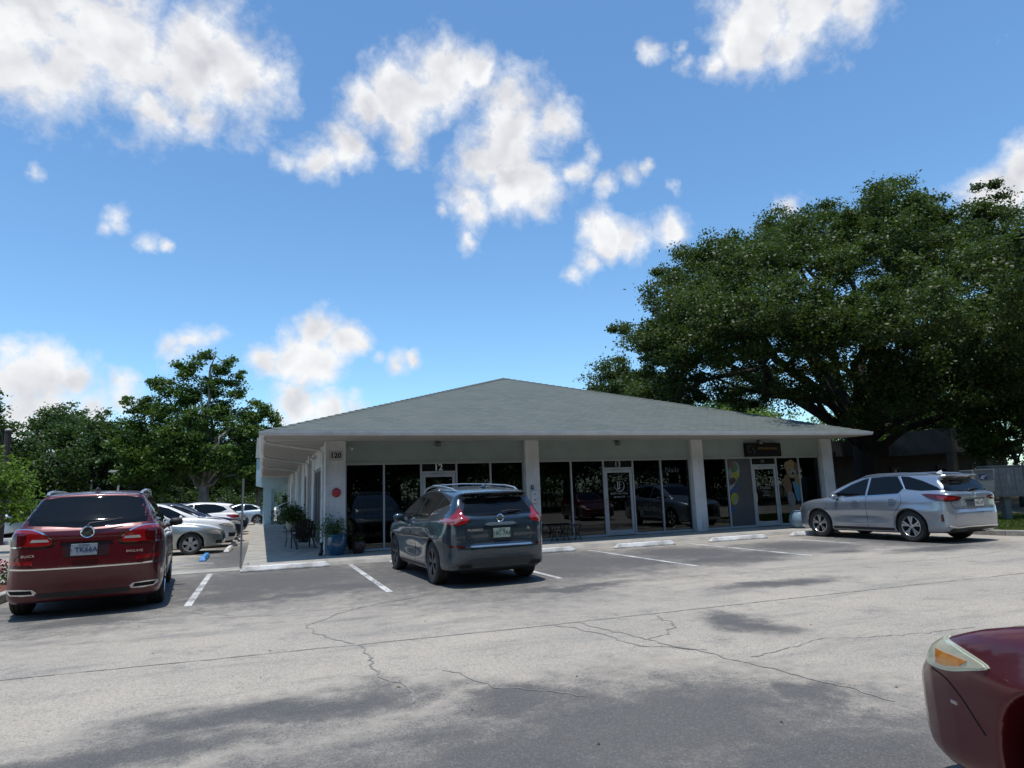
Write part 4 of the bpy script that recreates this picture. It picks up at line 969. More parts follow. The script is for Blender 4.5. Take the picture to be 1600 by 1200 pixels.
# ---------------------------------------------------------------- blue grey SUV (middle)
P_BLU = paint('blue_grey_paint', (.030, .050, .070), .6, .3)
def suv_blue():
    S = dict(x0=-1.05, x1=3.87, H=1.72, wb=2.825, wr=.365, k1=.15, archgap=.045,
        low=[(-.88, .28), (-1.0, .40), (-1.05, .56), (-1.045, .66), (-.99, .74), (-.985, .92), (-.95, 1.06), (-.86, 1.16), (-.3, 1.17), (.8, 1.09), (1.8, 1.05), (2.5, 1.07), (3.1, 1.01), (3.55, .90), (3.8, .74), (3.87, .55), (3.8, .32), (3.5, .21), (2, .19), (.5, .19), (-.5, .24)],
        plan=[(-1.05, .30), (-.98, .62), (-.82, .82), (-.45, .915), (0, .935), (1.4, .93), (2.8, .955), (3.25, .90), (3.65, .72), (3.83, .38)],
        sec=[(.1, .88), (.3, .92), (.55, .945), (.75, .955), (.95, .935), (1.08, .90), (1.18, .85), (1.3, .8)],
        gh=[(-.90, 1.0), (-.86, 1.17), (-.74, 1.34), (-.66, 1.46), (-.78, 1.515), (-.72, 1.55), (-.2, 1.62), (.6, 1.665), (1.2, 1.66), (1.75, 1.56), (2.3, 1.32), (2.75, 1.09), (2.6, .9), (0, .85)],
        gplan=[(-.95, .4), (-.80, .72), (-.5, .85), (0, .88), (1.5, .89), (2.3, .87), (2.75, .74), (2.9, .4)],
        gsec=[(.9, .86), (1.1, .85), (1.3, .775), (1.5, .69), (1.62, .62), (1.75, .56)],
        bumps=[(-.15, .78, .55, .16, .034), (2.85, .80, .5, .16, .04), (1.4, .55, .6, .12, -.03)])
    sh = CarShape(S)
    r = empty('parked_car', (3.73, 11.59, 0), R(92.4), 'blue-grey crossover SUV with silver roof rails parked in front of door 12', 'car')
    body(sh, r, P_BLU, .025); liner(r, sh)
    panel(sh, 'rear_window', catmull([(-.52, 1.44), (0, 1.455), (.52, 1.44), (.60, 1.32), (.655, 1.20), (.62, 1.165), (0, 1.15), (-.62, 1.165), (-.655, 1.20), (-.60, 1.32)], 3), 'rear', M_CGLASS, r, off=.003)
    panel(sh, 'spoiler', [(-.56, 1.455), (-.55, 1.525), (0, 1.545), (.55, 1.525), (.56, 1.455), (0, 1.47)], 'rear', mat('gloss_black', (.01, .01, .012), .12, coat=1.), r, off=.01)
    for s_ in (1, -1):
        panel(sh, 'pillar_trim', [(.58 * s_, 1.47), (.50 * s_, 1.47), (.635 * s_, 1.165), (.72 * s_, 1.22)], 'rear', mat('gloss_black', (.01, .01, .012), .12, coat=1.), r, off=.006)
        panel(sh, 'side_window', [(2.38, 1.10), (2.1, 1.27), (1.75, 1.44), (1.35, 1.55), (1.22, 1.565), (1.24, 1.085)], 'side', M_CGLASS, r, s_)
        panel(sh, 'side_window', [(1.17, 1.085), (1.15, 1.57), (.8, 1.58), (.3, 1.555), (.0, 1.50), (.30, 1.23), (.5, 1.12)], 'side', M_CGLASS, r, s_)
        panel(sh, 'side_window', [(.23, 1.24), (-.06, 1.48), (-.35, 1.42), (-.56, 1.35), (-.3, 1.30)], 'side', M_CGLASS, r, s_)
        strip(sh, 'window_trim', catmull([(2.4, 1.085), (1.2, 1.07), (.5, 1.10), (.2, 1.22), (-.2, 1.285), (-.58, 1.345)], 4, False), .02, 'side', M_CHROME, r, s_, off=.006)
        for pth in ([(1.18, .3), (1.2, .7), (1.18, 1.07)], [(.34, 1.18), (.16, .95), (.42, .6), (.46, .32)], [(2.46, .32), (2.55, .75), (2.42, 1.08)]):
            strip(sh, 'door_gap', catmull(pth, 5, False), .009, 'side', M_GAP, r, s_)
        strip(sh, 'sill_trim', [(.5, .27), (2.35, .27)], .05, 'side', M_TRIM, r, s_, off=.004)
        handle(r, .5, sh, .99, s_, P_BLU); handle(r, 1.5, sh, .965, s_, P_BLU)
        mirror(r, 2.12, .87 * s_, 1.10, P_BLU, s_)
        cy = ('cyl', -.35, .35)
        lamp = panel(sh, 'tail_light', [(88, 1.10), (108, 1.115), (128, 1.12), (136, 1.20), (142, 1.285), (146, 1.275), (152, 1.17), (163, 1.095), (157, 1.04), (147, 1.01), (128, 1.005), (106, 1.04)], cy, M_RED, r, s_, off=.010, usc=.011)
        panel(sh, 'lens', [(96, 1.10), (110, 1.115), (128, 1.12), (138, 1.10), (146, 1.12), (152, 1.09), (142, 1.03), (126, 1.02), (108, 1.045)], cy, mat('pale_red_lens', (.34, .13, .13), .08, .2, coat=1.), lamp, s_, off=.014, usc=.011)
        panel(sh, 'lens', [(102, 1.07), (128, 1.075), (140, 1.07), (134, 1.04), (112, 1.05)], cy, M_RED, lamp, s_, off=.0165, usc=.011)
        wheel(r, 0, .81 * s_, .365, .24, s_, 'twin', M_DALLOY); wheel(r, 2.825, .81 * s_, .365, .24, s_, 'twin', M_DALLOY)
        panel(sh, 'bumper_reflector', [(.63 * s_, .645), (.63 * s_, .675), (.84 * s_, .69), (.84 * s_, .655)], 'rear', M_REDD, r, off=.006)
        ex = panel(sh, 'exhaust_tip', [(.50 * s_, .315), (.52 * s_, .385), (.76 * s_, .385), (.72 * s_, .32)], 'rear', M_TRIM, r, off=.014)
        panel(sh, 'exhaust_opening', [(.53 * s_, .33), (.545 * s_, .37), (.72 * s_, .37), (.70 * s_, .333)], 'rear', M_GAP, ex, off=.018)
        strip(sh, 'hatch_gap', catmull([(.66 * s_, 1.22), (.63 * s_, 1.12), (.62 * s_, .95), (.60 * s_, .80), (.54 * s_, .72)], 4, False), .01, 'rear', M_GAP, r)
        strip(sh, 'wheel_arch_trim', [(.42 * math.cos(R(a)) , .365 + .42 * math.sin(R(a))) for a in range(-15, 200, 12)], .012, 'side', M_TRIM, r, s_, off=.004)
        # wide bright crease of the bumper, falling to the corners
        strip(sh, 'bumper_skirt_edge', catmull([(.3 * s_, .50), (.5 * s_, .50), (.66 * s_, .43), (.78 * s_, .33)], 4, False), .014, 'rear', P_BLU, r, off=.012)
    panel(sh, 'hatch_gap', [(-.56, .715), (-.56, .735), (.56, .735), (.56, .715)], 'rear', M_GAP, r, off=.003)
    panel(sh, 'step_plate', [(-.55, .645), (-.54, .672), (.54, .672), (.55, .645)], 'rear', M_SILVER, r, off=.014)
    panel(sh, 'lower_bumper', catmull([(-.62, .30), (-.58, .44), (-.3, .47), (.3, .47), (.58, .44), (.62, .30), (0, .28)], 3), 'rear', mat('skirt_grey', (.028, .034, .04), .45), r, off=.006)
    panel(sh, 'hatch_bar', [(-.30, 1.0), (-.22, 1.035), (.22, 1.035), (.30, 1.0), (.2, .985), (-.2, .985)], 'rear', M_SILVER, r, off=.018)
    panel(sh, 'plate_recess', [(-.22, .76), (-.25, .98), (.25, .98), (.22, .76)], 'rear', mat('recess_shade_blue', (.02, .028, .034), .4, .3), r, off=.003)  # flat panel, the shade of the recess painted as a darker blue
    plate_text(r, '16C 7A6', -1.01, 0, .865, .305, 0, ('green', (.03, .10, .07)), ('orange', (.27, .33, .29)), 'FLORIDA')
    P_, N_ = sh.project([(0, 1.105)], 'rear'); ex_ = P_[0][0]
    e = MB(); e.lathe([(.052, -.004), (.062, -.014), (.066, -.02), (.058, -.026), (.048, -.018)], (ex_, 0, 1.105), 'x', 28); bb = e.build('badge', M_CHROME, r, smooth='auto')
    e = MB(); e.box(ex_ - .03, -.085, 1.095, ex_ - .008, .085, 1.118); e.build('badge_bar', M_CHROME, bb)
    Mr = lambda y, z: Matrix.Translation((sh.project([(y, z)], 'rear')[0][0][0] - .014, y, z)) @ Matrix.Rotation(R(-90), 4, 'Z') @ UPR
    text('badge_letters', 'MURANO', .055, Mr(.46, .925), M_CHROME, r, spacing=1.2); text('badge_letters', 'SL', .055, Mr(-.5, .925), M_CHROME, r)
    w_ = MB(); w_.tube([(-.90, -.05, 1.17), (-.90, -.05, 1.20), (-.88, -.2, 1.225), (-.85, -.44, 1.22)], [.02, .02, .012, .006], 8); w_.build('wiper', M_TRIM, r, smooth='auto')
    rail(r, [(-.36, .58, 1.56), (-.22, .59, 1.61), (.2, .60, 1.655), (.9, .61, 1.685), (1.35, .60, 1.65), (1.6, .59, 1.58)], .019)
    for x in (-.1, 1.1):
        c_ = MB(); c_.tube([(x, -.61, 1.685), (x, -.3, 1.70), (x, .3, 1.70), (x, .61, 1.685)], .014, 8)
    c_ = MB(); c_.tube([(.95, -.61, 1.695), (.95, 0, 1.715), (.95, .61, 1.695)], .014, 8); c_.build('roof_crossbar', M_SILVER, r, smooth='auto')
    an = MB(); an.lathe([(.04, 1.63), (.025, 1.665), (.0, 1.69)], (-.15, 0, 0), seg=10)
    for v in an.v: v.x = -.15 + (v.x + .15) * 2.2 - (v.z - 1.63) * .8
    an.build('antenna', P_BLU, r, smooth=True)
    fr = panel(sh, 'grille', [(-.3, .45), (-.36, .78), (.36, .78), (.3, .45)], 'front', M_TRIM, r, off=.006)
    for s_ in (1, -1):
        panel(sh, 'headlight', [(.45 * s_, .74), (.5 * s_, .83), (.78 * s_, .88), (.74 * s_, .76)], 'front', M_CLEAR, r, off=.008)
    return r
suv_blue()

# ---------------------------------------------------------------- silver blue SUV (right)
P_SIL = paint('silver_blue_paint', (.33, .365, .41), .7, .3)
def suv_silver():
    S = dict(x0=-1.13, x1=3.87, H=1.71, wb=2.79, wr=.375, k1=.15, archgap=.05,
        low=[(-.95, .28), (-1.06, .42), (-1.12, .58), (-1.12, .72), (-1.05, .80), (-1.03, .98), (-1.02, 1.10), (-.92, 1.18), (-.3, 1.19), (1, 1.12), (2.0, 1.06), (2.6, 1.07), (3.2, 1.0), (3.65, .88), (3.84, .72), (3.87, .5), (3.8, .3), (3.5, .21), (2, .2), (.5, .2), (-.6, .23)],
        plan=[(-1.12, .35), (-1.04, .72), (-.86, .88), (-.5, .94), (0, .945), (1.4, .925), (2.8, .945), (3.25, .90), (3.62, .73), (3.83, .38)],
        sec=[(.1, .87), (.3, .91), (.55, .925), (.75, .945), (.95, .93), (1.08, .895), (1.2, .84), (1.3, .8)],
        gh=[(-.97, 1.02), (-.93, 1.19), (-.80, 1.36), (-.70, 1.48), (-.84, 1.555), (-.76, 1.60), (-.2, 1.645), (.6, 1.675), (1.25, 1.66), (1.75, 1.55), (2.25, 1.33), (2.72, 1.08), (2.6, .9), (0, .85)],
        gplan=[(-1.0, .4), (-.86, .74), (-.55, .86), (0, .88), (1.5, .885), (2.3, .86), (2.72, .74), (2.9, .4)],
        gsec=[(.9, .86), (1.15, .84), (1.3, .775), (1.5, .69), (1.62, .63), (1.75, .57)],
        bumps=[(-.1, .74, .52, .13, .04), (2.82, .76, .48, .14, .035), (1.35, .42, .5, .06, .02), (1.4, .62, .7, .1, -.018)])
    sh = CarShape(S)
    r = empty('parked_car', (15.78, 11.98, 0), R(91.2), 'silver-blue SUV parked in the last bay on the right, by the mailboxes', 'car')
    body(sh, r, P_SIL, .026); liner(r, sh)
    gb = mat('gloss_black', (.01, .01, .012), .12, coat=1.)
    panel(sh, 'rear_window', catmull([(-.55, 1.485), (0, 1.50), (.55, 1.485), (.66, 1.34), (.72, 1.215), (.4, 1.19), (0, 1.185), (-.4, 1.19), (-.72, 1.215), (-.66, 1.34)], 3), 'rear', M_CGLASS, r, off=.003)
    panel(sh, 'spoiler', [(-.6, 1.50), (-.58, 1.575), (0, 1.595), (.58, 1.575), (.6, 1.50), (0, 1.515)], 'rear', P_SIL, r, off=.012)
    for s_ in (1, -1):
        panel(sh, 'side_window', [(2.33, 1.12), (2.05, 1.27), (1.75, 1.42), (1.42, 1.54), (1.25, 1.57), (1.25, 1.13)], 'side', M_CGLASS, r, s_)
        panel(sh, 'side_window', [(1.19, 1.13), (1.18, 1.58), (.8, 1.60), (.42, 1.595), (.18, 1.30), (.3, 1.17)], 'side', M_CGLASS, r, s_)
        panel(sh, 'side_window', [(.33, 1.59), (.10, 1.575), (-.30, 1.46), (-.68, 1.31), (-.80, 1.235), (-.3, 1.225), (.12, 1.27)], 'side', M_CGLASS, r, s_)
        strip(sh, 'window_trim', [(2.36, 1.105), (1.2, 1.115), (.3, 1.155), (.14, 1.26), (.36, 1.60)], .016, 'side', M_CHROME, r, s_, off=.006)
        strip(sh, 'window_trim', catmull([(2.36, 1.11), (2.05, 1.29), (1.75, 1.44), (1.42, 1.56), (.9, 1.62), (.36, 1.61)], 4, False), .014, 'side', M_CHROME, r, s_, off=.006)
        for pth in ([(1.2, .33), (1.22, .7), (1.21, 1.11)], [(.24, 1.15), (.18, .95), (.40, .65), (.46, .36)], [(2.38, .36), (2.5, .75), (2.4, 1.1)]):
            strip(sh, 'door_gap', catmull(pth, 5, False), .009, 'side', M_GAP, r, s_)
        strip(sh, 'sill_trim', [(.46, .29), (2.33, .29)], .07, 'side', M_TRIM, r, s_, off=.004)
        strip(sh, 'wheel_arch_trim', [(.43 * math.cos(R(a)), .375 + .43 * math.sin(R(a))) for a in range(-12, 195, 12)], .02, 'side', M_TRIM, r, s_, off=.004)
        strip(sh, 'wheel_arch_trim', [(2.79 + .43 * math.cos(R(a)), .375 + .43 * math.sin(R(a))) for a in range(-12, 195, 12)], .02, 'side', M_TRIM, r, s_, off=.004)
        handle(r, .42, sh, 1.02, s_, M_CHROME); handle(r, 1.52, sh, .985, s_, M_CHROME)
        mirror(r, 2.12, .86 * s_, 1.10, P_SIL, s_, .95)
        cy = ('cyl', -.4, .4)
        lamp = panel(sh, 'tail_light', [(84, 1.145), (105, 1.15), (130, 1.135), (150, 1.10), (172, 1.07), (178, 1.035), (165, .985), (145, .96), (125, .975), (104, 1.05)], cy, M_REDD, r, s_, off=.010, usc=.011)
        panel(sh, 'lens', [(125, 1.10), (150, 1.075), (168, 1.05), (160, 1.02), (140, 1.0), (128, 1.03)], cy, M_RED, lamp, s_, off=.014, usc=.011)
        wheel(r, 0, .80 * s_, .375, .24, s_, 'twin', M_SILVER); wheel(r, 2.79, .80 * s_, .375, .24, s_, 'twin', M_SILVER)
        strip(sh, 'bumper_trim', catmull([(.0, .385), (.4 * s_, .385), (.7 * s_, .37), (.84 * s_, .41)], 4, False), .028, 'rear', M_CHROME, r, off=.014)
        panel(sh, 'bumper_reflector', [(128, .50), (128, .66), (132, .68), (133, .52)], cy, M_REDD, r, s_, off=.006, usc=.011)
        strip(sh, 'hatch_gap', catmull([(.74 * s_, 1.2), (.78 * s_, 1.0), (.72 * s_, .84), (.60 * s_, .80), (.0, .795)], 4, False), .01, 'rear', M_GAP, r)
        panel(sh, 'headlight', [(.42 * s_, .70), (.5 * s_, .80), (.80 * s_, .90), (.80 * s_, .80), (.6 * s_, .70)], 'front', M_CLEAR, r, off=.008)
    panel(sh, 'lower_bumper', catmull([(-.76, .27), (-.72, .37), (-.3, .39), (.3, .39), (.72, .37), (.76, .27), (0, .25)], 3), 'rear', M_TRIM, r, off=.008)
    panel(sh, 'hatch_bar', [(-.42, 1.02), (-.38, 1.045), (.38, 1.045), (.42, 1.02)], 'rear', M_CHROME, r, off=.016)
    panel(sh, 'plate_recess', [(-.30, .83), (-.34, 1.01), (.34, 1.01), (.30, .83)], 'rear', mat('recess_shade_silver', (.09, .10, .12), .4, .4), r, off=.003)  # recess shade is in the colour: a darker silver on a flat panel
    plate_text(r, 'PAL A7', -1.125, 0, .92, .305, 0, ('grey', (.12, .12, .12)), ('pale', (.5, .5, .48)), 'FLORIDA')
    P_, N_ = sh.project([(0, 1.105)], 'rear'); ex_ = P_[0][0]
    e = MB(); e.lathe([(.052, -.004), (.060, -.012), (.060, -.018), (.052, -.02), (.045, -.014)], (ex_, 0, 1.11), 'x', 24); e.tube([(ex_ - .014, .02, 1.135), (ex_ - .014, .005, 1.095), (ex_ - .014, -.03, 1.095)], .007, 6)
    e.build('badge', M_CHROME, r, smooth='auto')
    rail(r, [(-.45, .56, 1.60), (-.3, .57, 1.635), (.3, .59, 1.67), (1.0, .59, 1.67), (1.35, .58, 1.64), (1.55, .57, 1.57)], .014, P_SIL)
    w_ = MB(); w_.tube([(-.95, .05, 1.2), (-.945, .03, 1.235), (-.92, -.2, 1.25), (-.9, -.4, 1.25)], [.018, .018, .01, .006], 8); w_.build('wiper', M_TRIM, r, smooth='auto')
    an = MB(); an.lathe([(.04, 1.64), (.025, 1.68), (.0, 1.71)], (-.25, 0, 0), seg=10)
    for v in an.v: v.x = -.25 + (v.x + .25) * 2.2 - (v.z - 1.64) * .8
    an.build('antenna', mat('antenna_white', (.6, .6, .6), .3), r, smooth=True)
    panel(sh, 'grille', [(-.34, .40), (-.2, .62), (-.38, .84), (.38, .84), (.2, .62), (.34, .40)], 'front', M_TRIM, r, off=.006)
    panel(sh, 'windscreen', [(1.66, -.52), (1.60, 0), (1.66, .52), (2.45, .66), (2.56, 0), (2.45, -.66)], 'top', M_CGLASS, r)
    return r
suv_silver()

# ---------------------------------------------------------------- sedans and side-lot cars
def sedan_shape(seed=0):
    S = dict(x0=-1.08, x1=3.70, H=1.47, wb=2.72, wr=.325, k1=.17, archgap=.045,
        low=[(-.95, .28), (-1.05, .45), (-1.08, .62), (-1.05, .80), (-.98, .96), (-.6, 1.0), (0, .97), (1.2, .93), (1.9, .94), (2.5, .92), (3.0, .86), (3.4, .76), (3.62, .62), (3.70, .46), (3.66, .28), (3.4, .19), (2, .17), (.5, .17), (-.5, .2)],
        plan=[(-1.08, .3), (-1.0, .66), (-.78, .84), (-.3, .895), (.3, .9), (1.4, .89), (2.6, .90), (3.05, .85), (3.42, .68), (3.65, .36)],
        sec=[(.1, .83), (.3, .875), (.5, .89), (.68, .90), (.82, .885), (.92, .85), (1.02, .8), (1.1, .76)],
        gh=[(-.55, .88), (-.48, .98), (-.05, 1.24), (.35, 1.38), (.8, 1.435), (1.15, 1.43), (1.5, 1.35), (1.9, 1.15), (2.25, .95), (2.2, .8), (0, .75)],
        gplan=[(-.7, .4), (-.5, .68), (-.1, .80), (.5, .82), (1.4, .82), (1.9, .79), (2.2, .68), (2.35, .4)],
        gsec=[(.8, .83), (.95, .815), (1.1, .74), (1.3, .64), (1.42, .56), (1.5, .5)],
        bumps=[(0, .6, .45, .12, .025), (2.72, .62, .42, .14, .035)])
    return CarShape(S)
def sedan_windows(sh, r):
    for s_ in (1, -1):
        panel(sh, 'side_window', [(1.86, .97), (1.62, 1.16), (1.36, 1.30), (1.1, 1.365), (.92, 1.37), (.92, .97)], 'side', M_CGLASS, r, s_)
        panel(sh, 'side_window', [(.86, .97), (.86, 1.37), (.5, 1.36), (.28, 1.29), (.06, 1.17), (.0, 1.02)], 'side', M_CGLASS, r, s_)
        for pth in ([(.89, .25), (.9, .6), (.89, .96)], [(1.95, .26), (2.05, .6), (1.9, .96)]):
            strip(sh, 'door_gap', catmull(pth, 5, False), .008, 'side', M_GAP, r, s_)
        handle(r, 1.08, sh, .84, s_, M_TRIM); mirror(r, 1.72, .80 * s_, .98, None, s_, .85) if False else None
    panel(sh, 'windscreen', [(1.36, -.46), (1.30, 0), (1.36, .46), (2.02, .60), (2.16, 0), (2.02, -.60)], 'top', M_CGLASS, r)
    panel(sh, 'rear_window', [(.22, -.46), (.28, 0), (.22, .46), (-.28, .58), (-.36, 0), (-.28, -.58)], 'top', M_CGLASS, r)
SED = sedan_shape()
# dark red sedan, nose only, lower right corner
P_MAR = paint('maroon_paint', (.095, .004, .010), .25, .3, .55)
def red_sedan():
    S = dict(SED.S); S['H'] = 1.47
    S['low'] = [(-.95, .28), (-1.05, .45), (-1.08, .62), (-1.05, .80), (-.98, .96), (-.6, 1.0), (0, .97), (1.2, .93), (1.9, .97), (2.5, .95), (2.95, .875), (3.24, .79), (3.42, .715), (3.52, .64), (3.69, .59), (3.77, .49), (3.67, .28), (3.4, .19), (2, .17), (.5, .17), (-.5, .2)]
    S['wb'] = 2.63; S['plan'] = [(-1.08, .3), (-1.0, .66), (-.78, .84), (-.3, .895), (.3, .9), (1.4, .89), (2.6, .905), (3.1, .89), (3.48, .80), (3.68, .60), (3.76, .3)]; S['k1'] = .11
    sh = CarShape(S)
    r = empty('parked_car', (RX, RY, 0), R(RA), 'maroon sedan whose nose with a clouded headlight enters at the lower right corner', 'car')
    body(sh, r, P_MAR, .022); liner(r, sh); sedan_windows(sh, r)
    for s_ in (1, -1):
        cy = ('cyl', 3.0, .35)
        out = [(94, .715), (82, .75), (68, .77), (52, .768), (41, .745), (36, .70), (40, .655), (52, .635), (66, .64), (80, .672)]
        hl = panel(sh, 'headlight', catmull(out, 4), cy, mat('lens_rim', (.60, .62, .48), .25, .2, coat=.6), r, s_, off=.006, usc=.009, res=.03)
        inn = [(92, .713), (80, .741), (68, .758), (53, .756), (44, .737), (40, .70), (43, .665), (53, .647), (66, .651), (78, .68)]
        panel(sh, 'lens', catmull(inn, 4), cy, mat('clouded_lens', (.62, .57, .40), .16, .1, var=.25, scale=8, coat=.9, col2=(.48, .48, .37)), hl, s_, off=.011, usc=.009, res=.03)
        panel(sh, 'turn_lens', [(60, .66), (59, .716), (71, .718), (82, .716), (77, .685), (67, .664)], cy, mat('amber_lens', (.52, .13, .012), .15, var=.4, scale=14, coat=.8, col2=(.62, .25, .03)), hl, s_, off=.0145, usc=.009, res=.03)
        wheel(r, 0, .76 * s_, .325, .21, s_, 'multi'); wheel(r, 2.63, .73 * s_, .315, .19, s_, 'multi', M_DALLOY)  # front rim in darker alloy, standing in for the shade of the wheel arch
        strip(sh, 'bumper_gap', catmull([(3.36, .62), (3.25, .60), (3.16, .54), (3.10, .47), (3.06, .42)], 4, False), .006, 'side', M_GAP, r, s_)
        mirror(r, 1.72, .80 * s_, .98, P_MAR, s_, .85)
        panel(sh, 'side_marker', [(3.2, .50), (3.2, .515), (3.24, .515), (3.24, .50)], 'side', M_CHROME, r, s_, off=.004)
    strip(sh, 'hood_gap', catmull([(1.95, .74), (2.5, .72), (3.1, .66), (3.38, .52), (3.5, .2)], 4, False), .007, 'top', M_GAP, r)
    strip(sh, 'hood_gap', catmull([(1.95, -.74), (2.5, -.72), (3.1, -.66), (3.38, -.52), (3.5, -.2)], 4, False), .007, 'top', M_GAP, r)
    panel(sh, 'grille', [(-.42, .60), (-.45, .69), (.45, .69), (.42, .60)], 'front', M_TRIM, r, off=.006)
    panel(sh, 'lower_grille', [(-.5, .28), (-.52, .36), (.52, .36), (.5, .28)], 'front', M_TRIM, r, off=.006)
    return r
RX, RY, RA = 3.06, -1.07, 77
red_sedan()

def side_sedan():
    r = empty('parked_car', (-4.68, 23.35, 0), 0, 'silver sedan in the side lot, nearest car behind the dark red SUV', 'car')
    m = paint('champagne_silver_paint', (.36, .38, .35), .7, .3); sh = SED
    body(sh, r, m, .035); liner(r, sh); sedan_windows(sh, r)
    for s_ in (1, -1):
        panel(sh, 'headlight', [(72, .66), (50, .70), (30, .70), (18, .64), (24, .56), (50, .58)], ('cyl', 3.0, .35), M_CLEAR, r, s_, off=.008, usc=.009)
        panel(sh, 'fog_lamp_bezel', [(40, .30), (40, .40), (16, .40), (16, .30)], ('cyl', 3.0, .35), M_TRIM, r, s_, off=.006, usc=.009)
        wheel(r, 0, .77 * s_, .325, .21, s_, 'five'); wheel(r, 2.72, .77 * s_, .325, .21, s_, 'five'); mirror(r, 1.72, .80 * s_, .98, m, s_, .9)
    panel(sh, 'grille', [(-.46, .42), (-.48, .64), (.48, .64), (.46, .42)], 'front', mat('grille_dark', (.03, .035, .045), .3, .6), r, off=.006)
    for z in (.48, .53, .58): strip(sh, 'grille_bar', [(-.44, z), (0, z), (.44, z)], .018, 'front', M_CHROME, r, off=.014)
    return r
side_sedan()

def crossover_shape():
    S = dict(x0=-.95, x1=3.62, H=1.66, wb=2.72, wr=.35, k1=.16, archgap=.05,
        low=[(-.82, .3), (-.93, .5), (-.95, .7), (-.9, .95), (-.8, 1.06), (0, 1.08), (1.2, 1.03), (1.9, 1.03), (2.5, 1.02), (3.0, .95), (3.4, .82), (3.58, .66), (3.62, .46), (3.55, .28), (3.3, .2), (2, .19), (.5, .19), (-.5, .22)],
        plan=[(-.95, .32), (-.88, .68), (-.7, .86), (-.3, .915), (.3, .92), (1.4, .905), (2.6, .92), (3.0, .87), (3.36, .70), (3.57, .36)],
        sec=[(.1, .85), (.3, .89), (.5, .905), (.7, .92), (.9, .905), (1.02, .865), (1.12, .82), (1.2, .78)],
        gh=[(-.78, .92), (-.72, 1.1), (-.5, 1.32), (-.6, 1.46), (-.1, 1.54), (.6, 1.585), (1.0, 1.575), (1.4, 1.48), (1.9, 1.24), (2.3, 1.04), (2.2, .85), (0, .8)],
        gplan=[(-.9, .4), (-.72, .70), (-.4, .82), (.3, .85), (1.4, .85), (2.0, .81), (2.3, .70), (2.45, .4)],
        gsec=[(.8, .85), (1.05, .83), (1.25, .75), (1.45, .67), (1.56, .6), (1.65, .54)],
        bumps=[(0, .68, .46, .13, .035), (2.72, .70, .44, .14, .035)])
    return CarShape(S)
XOV = crossover_shape()
def crossover(name_label, loc, rz, pm, hgt=.04, group=None):
    r = empty('parked_car', loc, rz, name_label, 'car', group); sh = XOV
    o = body(sh, r, pm, hgt); liner(r, sh)
    for s_ in (1, -1):
        panel(sh, 'side_window', [(1.98, 1.08), (1.7, 1.25), (1.4, 1.40), (1.12, 1.48), (.98, 1.49), (.98, 1.07)], 'side', M_CGLASS, r, s_)
        panel(sh, 'side_window', [(.92, 1.07), (.92, 1.495), (.5, 1.50), (.1, 1.47), (-.22, 1.36), (-.38, 1.24), (-.1, 1.13)], 'side', M_CGLASS, r, s_)
        panel(sh, 'headlight', [(80, .80), (60, .84), (36, .82), (18, .74), (24, .68), (50, .70)], ('cyl', 2.9, .35), M_CLEAR, r, s_, off=.008, usc=.009)
        panel(sh, 'tail_light', [(96, 1.02), (125, 1.02), (152, .98), (150, .90), (125, .88), (104, .93)], ('cyl', -.3, .35), M_RED, r, s_, off=.008, usc=.009)
        panel(sh, 'fog_lamp_bezel', [(42, .36), (42, .50), (12, .48), (12, .36)], ('cyl', 2.9, .35), M_TRIM, r, s_, off=.006, usc=.009)
        for pth in ([(.95, .25), (.96, .6), (.95, 1.06)], [(1.98, .28), (2.08, .7), (1.98, 1.06)]):
            strip(sh, 'door_gap', catmull(pth, 5, False), .008, 'side', M_GAP, r, s_)
        wheel(r, 0, .79 * s_, .35, .22, s_, 'five'); wheel(r, 2.72, .79 * s_, .35, .22, s_, 'five')
        mirror(r, 1.82, .82 * s_, 1.08, pm, s_, .9); handle(r, 1.12, sh, .92, s_, pm)
    panel(sh, 'windscreen', [(1.34, -.48), (1.28, 0), (1.34, .48), (2.08, .62), (2.2, 0), (2.08, -.62)], 'top', M_CGLASS, r)
    panel(sh, 'rear_window', [(-.5, 1.42), (0, 1.43), (.5, 1.42), (.64, 1.15), (0, 1.12), (-.64, 1.15)], 'rear', M_CGLASS, r)
    panel(sh, 'grille', [(-.4, .55), (-.45, .76), (.45, .76), (.4, .55)], 'front', M_TRIM, r, off=.006)
    return r
def copy_car(src, loc, rz, label, pm, group=None):
    old = [o for o in src.children if o.name.startswith('body')][0].data.materials[0]
    c = src.copy(); SC.collection.objects.link(c); c.location = loc; c.rotation_euler = (0, 0, rz); c['label'] = label
    if group: c['group'] = group
    def rec(s_, d):
        for ch in s_.children:
            k = ch.copy(); SC.collection.objects.link(k); k.parent = d
            if k.type == 'MESH' and k.material_slots and k.data.materials[0] == old:
                k.material_slots[0].link = 'OBJECT'; k.material_slots[0].material = pm
            rec(ch, k)
    rec(src, c)
    return c
P_WHT = paint('pearl_white_paint', (.72, .71, .68), .0, .3); P_DKB = paint('dark_navy_paint', (.022, .026, .045), .5, .3)
P_BLK = paint('black_paint', (.010, .010, .012), .3, .3); P_LBL = paint('pale_blue_paint', (.42, .50, .55), .5, .3); P_GRY = paint('mid_grey_paint', (.16, .165, .17), .6, .3)
SG = 'cars parked along the side walk'
x1 = crossover('pearl white crossover nose-in beside the silver sedan', (-4.35, 26.2, 0), 0, P_WHT, .035, SG)
x1['group'] = SG
copy_car(x1, (-4.2, 29.2, 0), 0, 'dark navy crossover just beyond the pearl white one', P_DKB, SG)
copy_car(x1, (-1.75, 32.4, 0), R(180), 'white crossover backed in, its dark rear window towards the walk', P_WHT, SG)
copy_car(x1, (-4.15, 35.3, 0), 0, 'black crossover parked beyond the backed-in white one', P_BLK, SG)
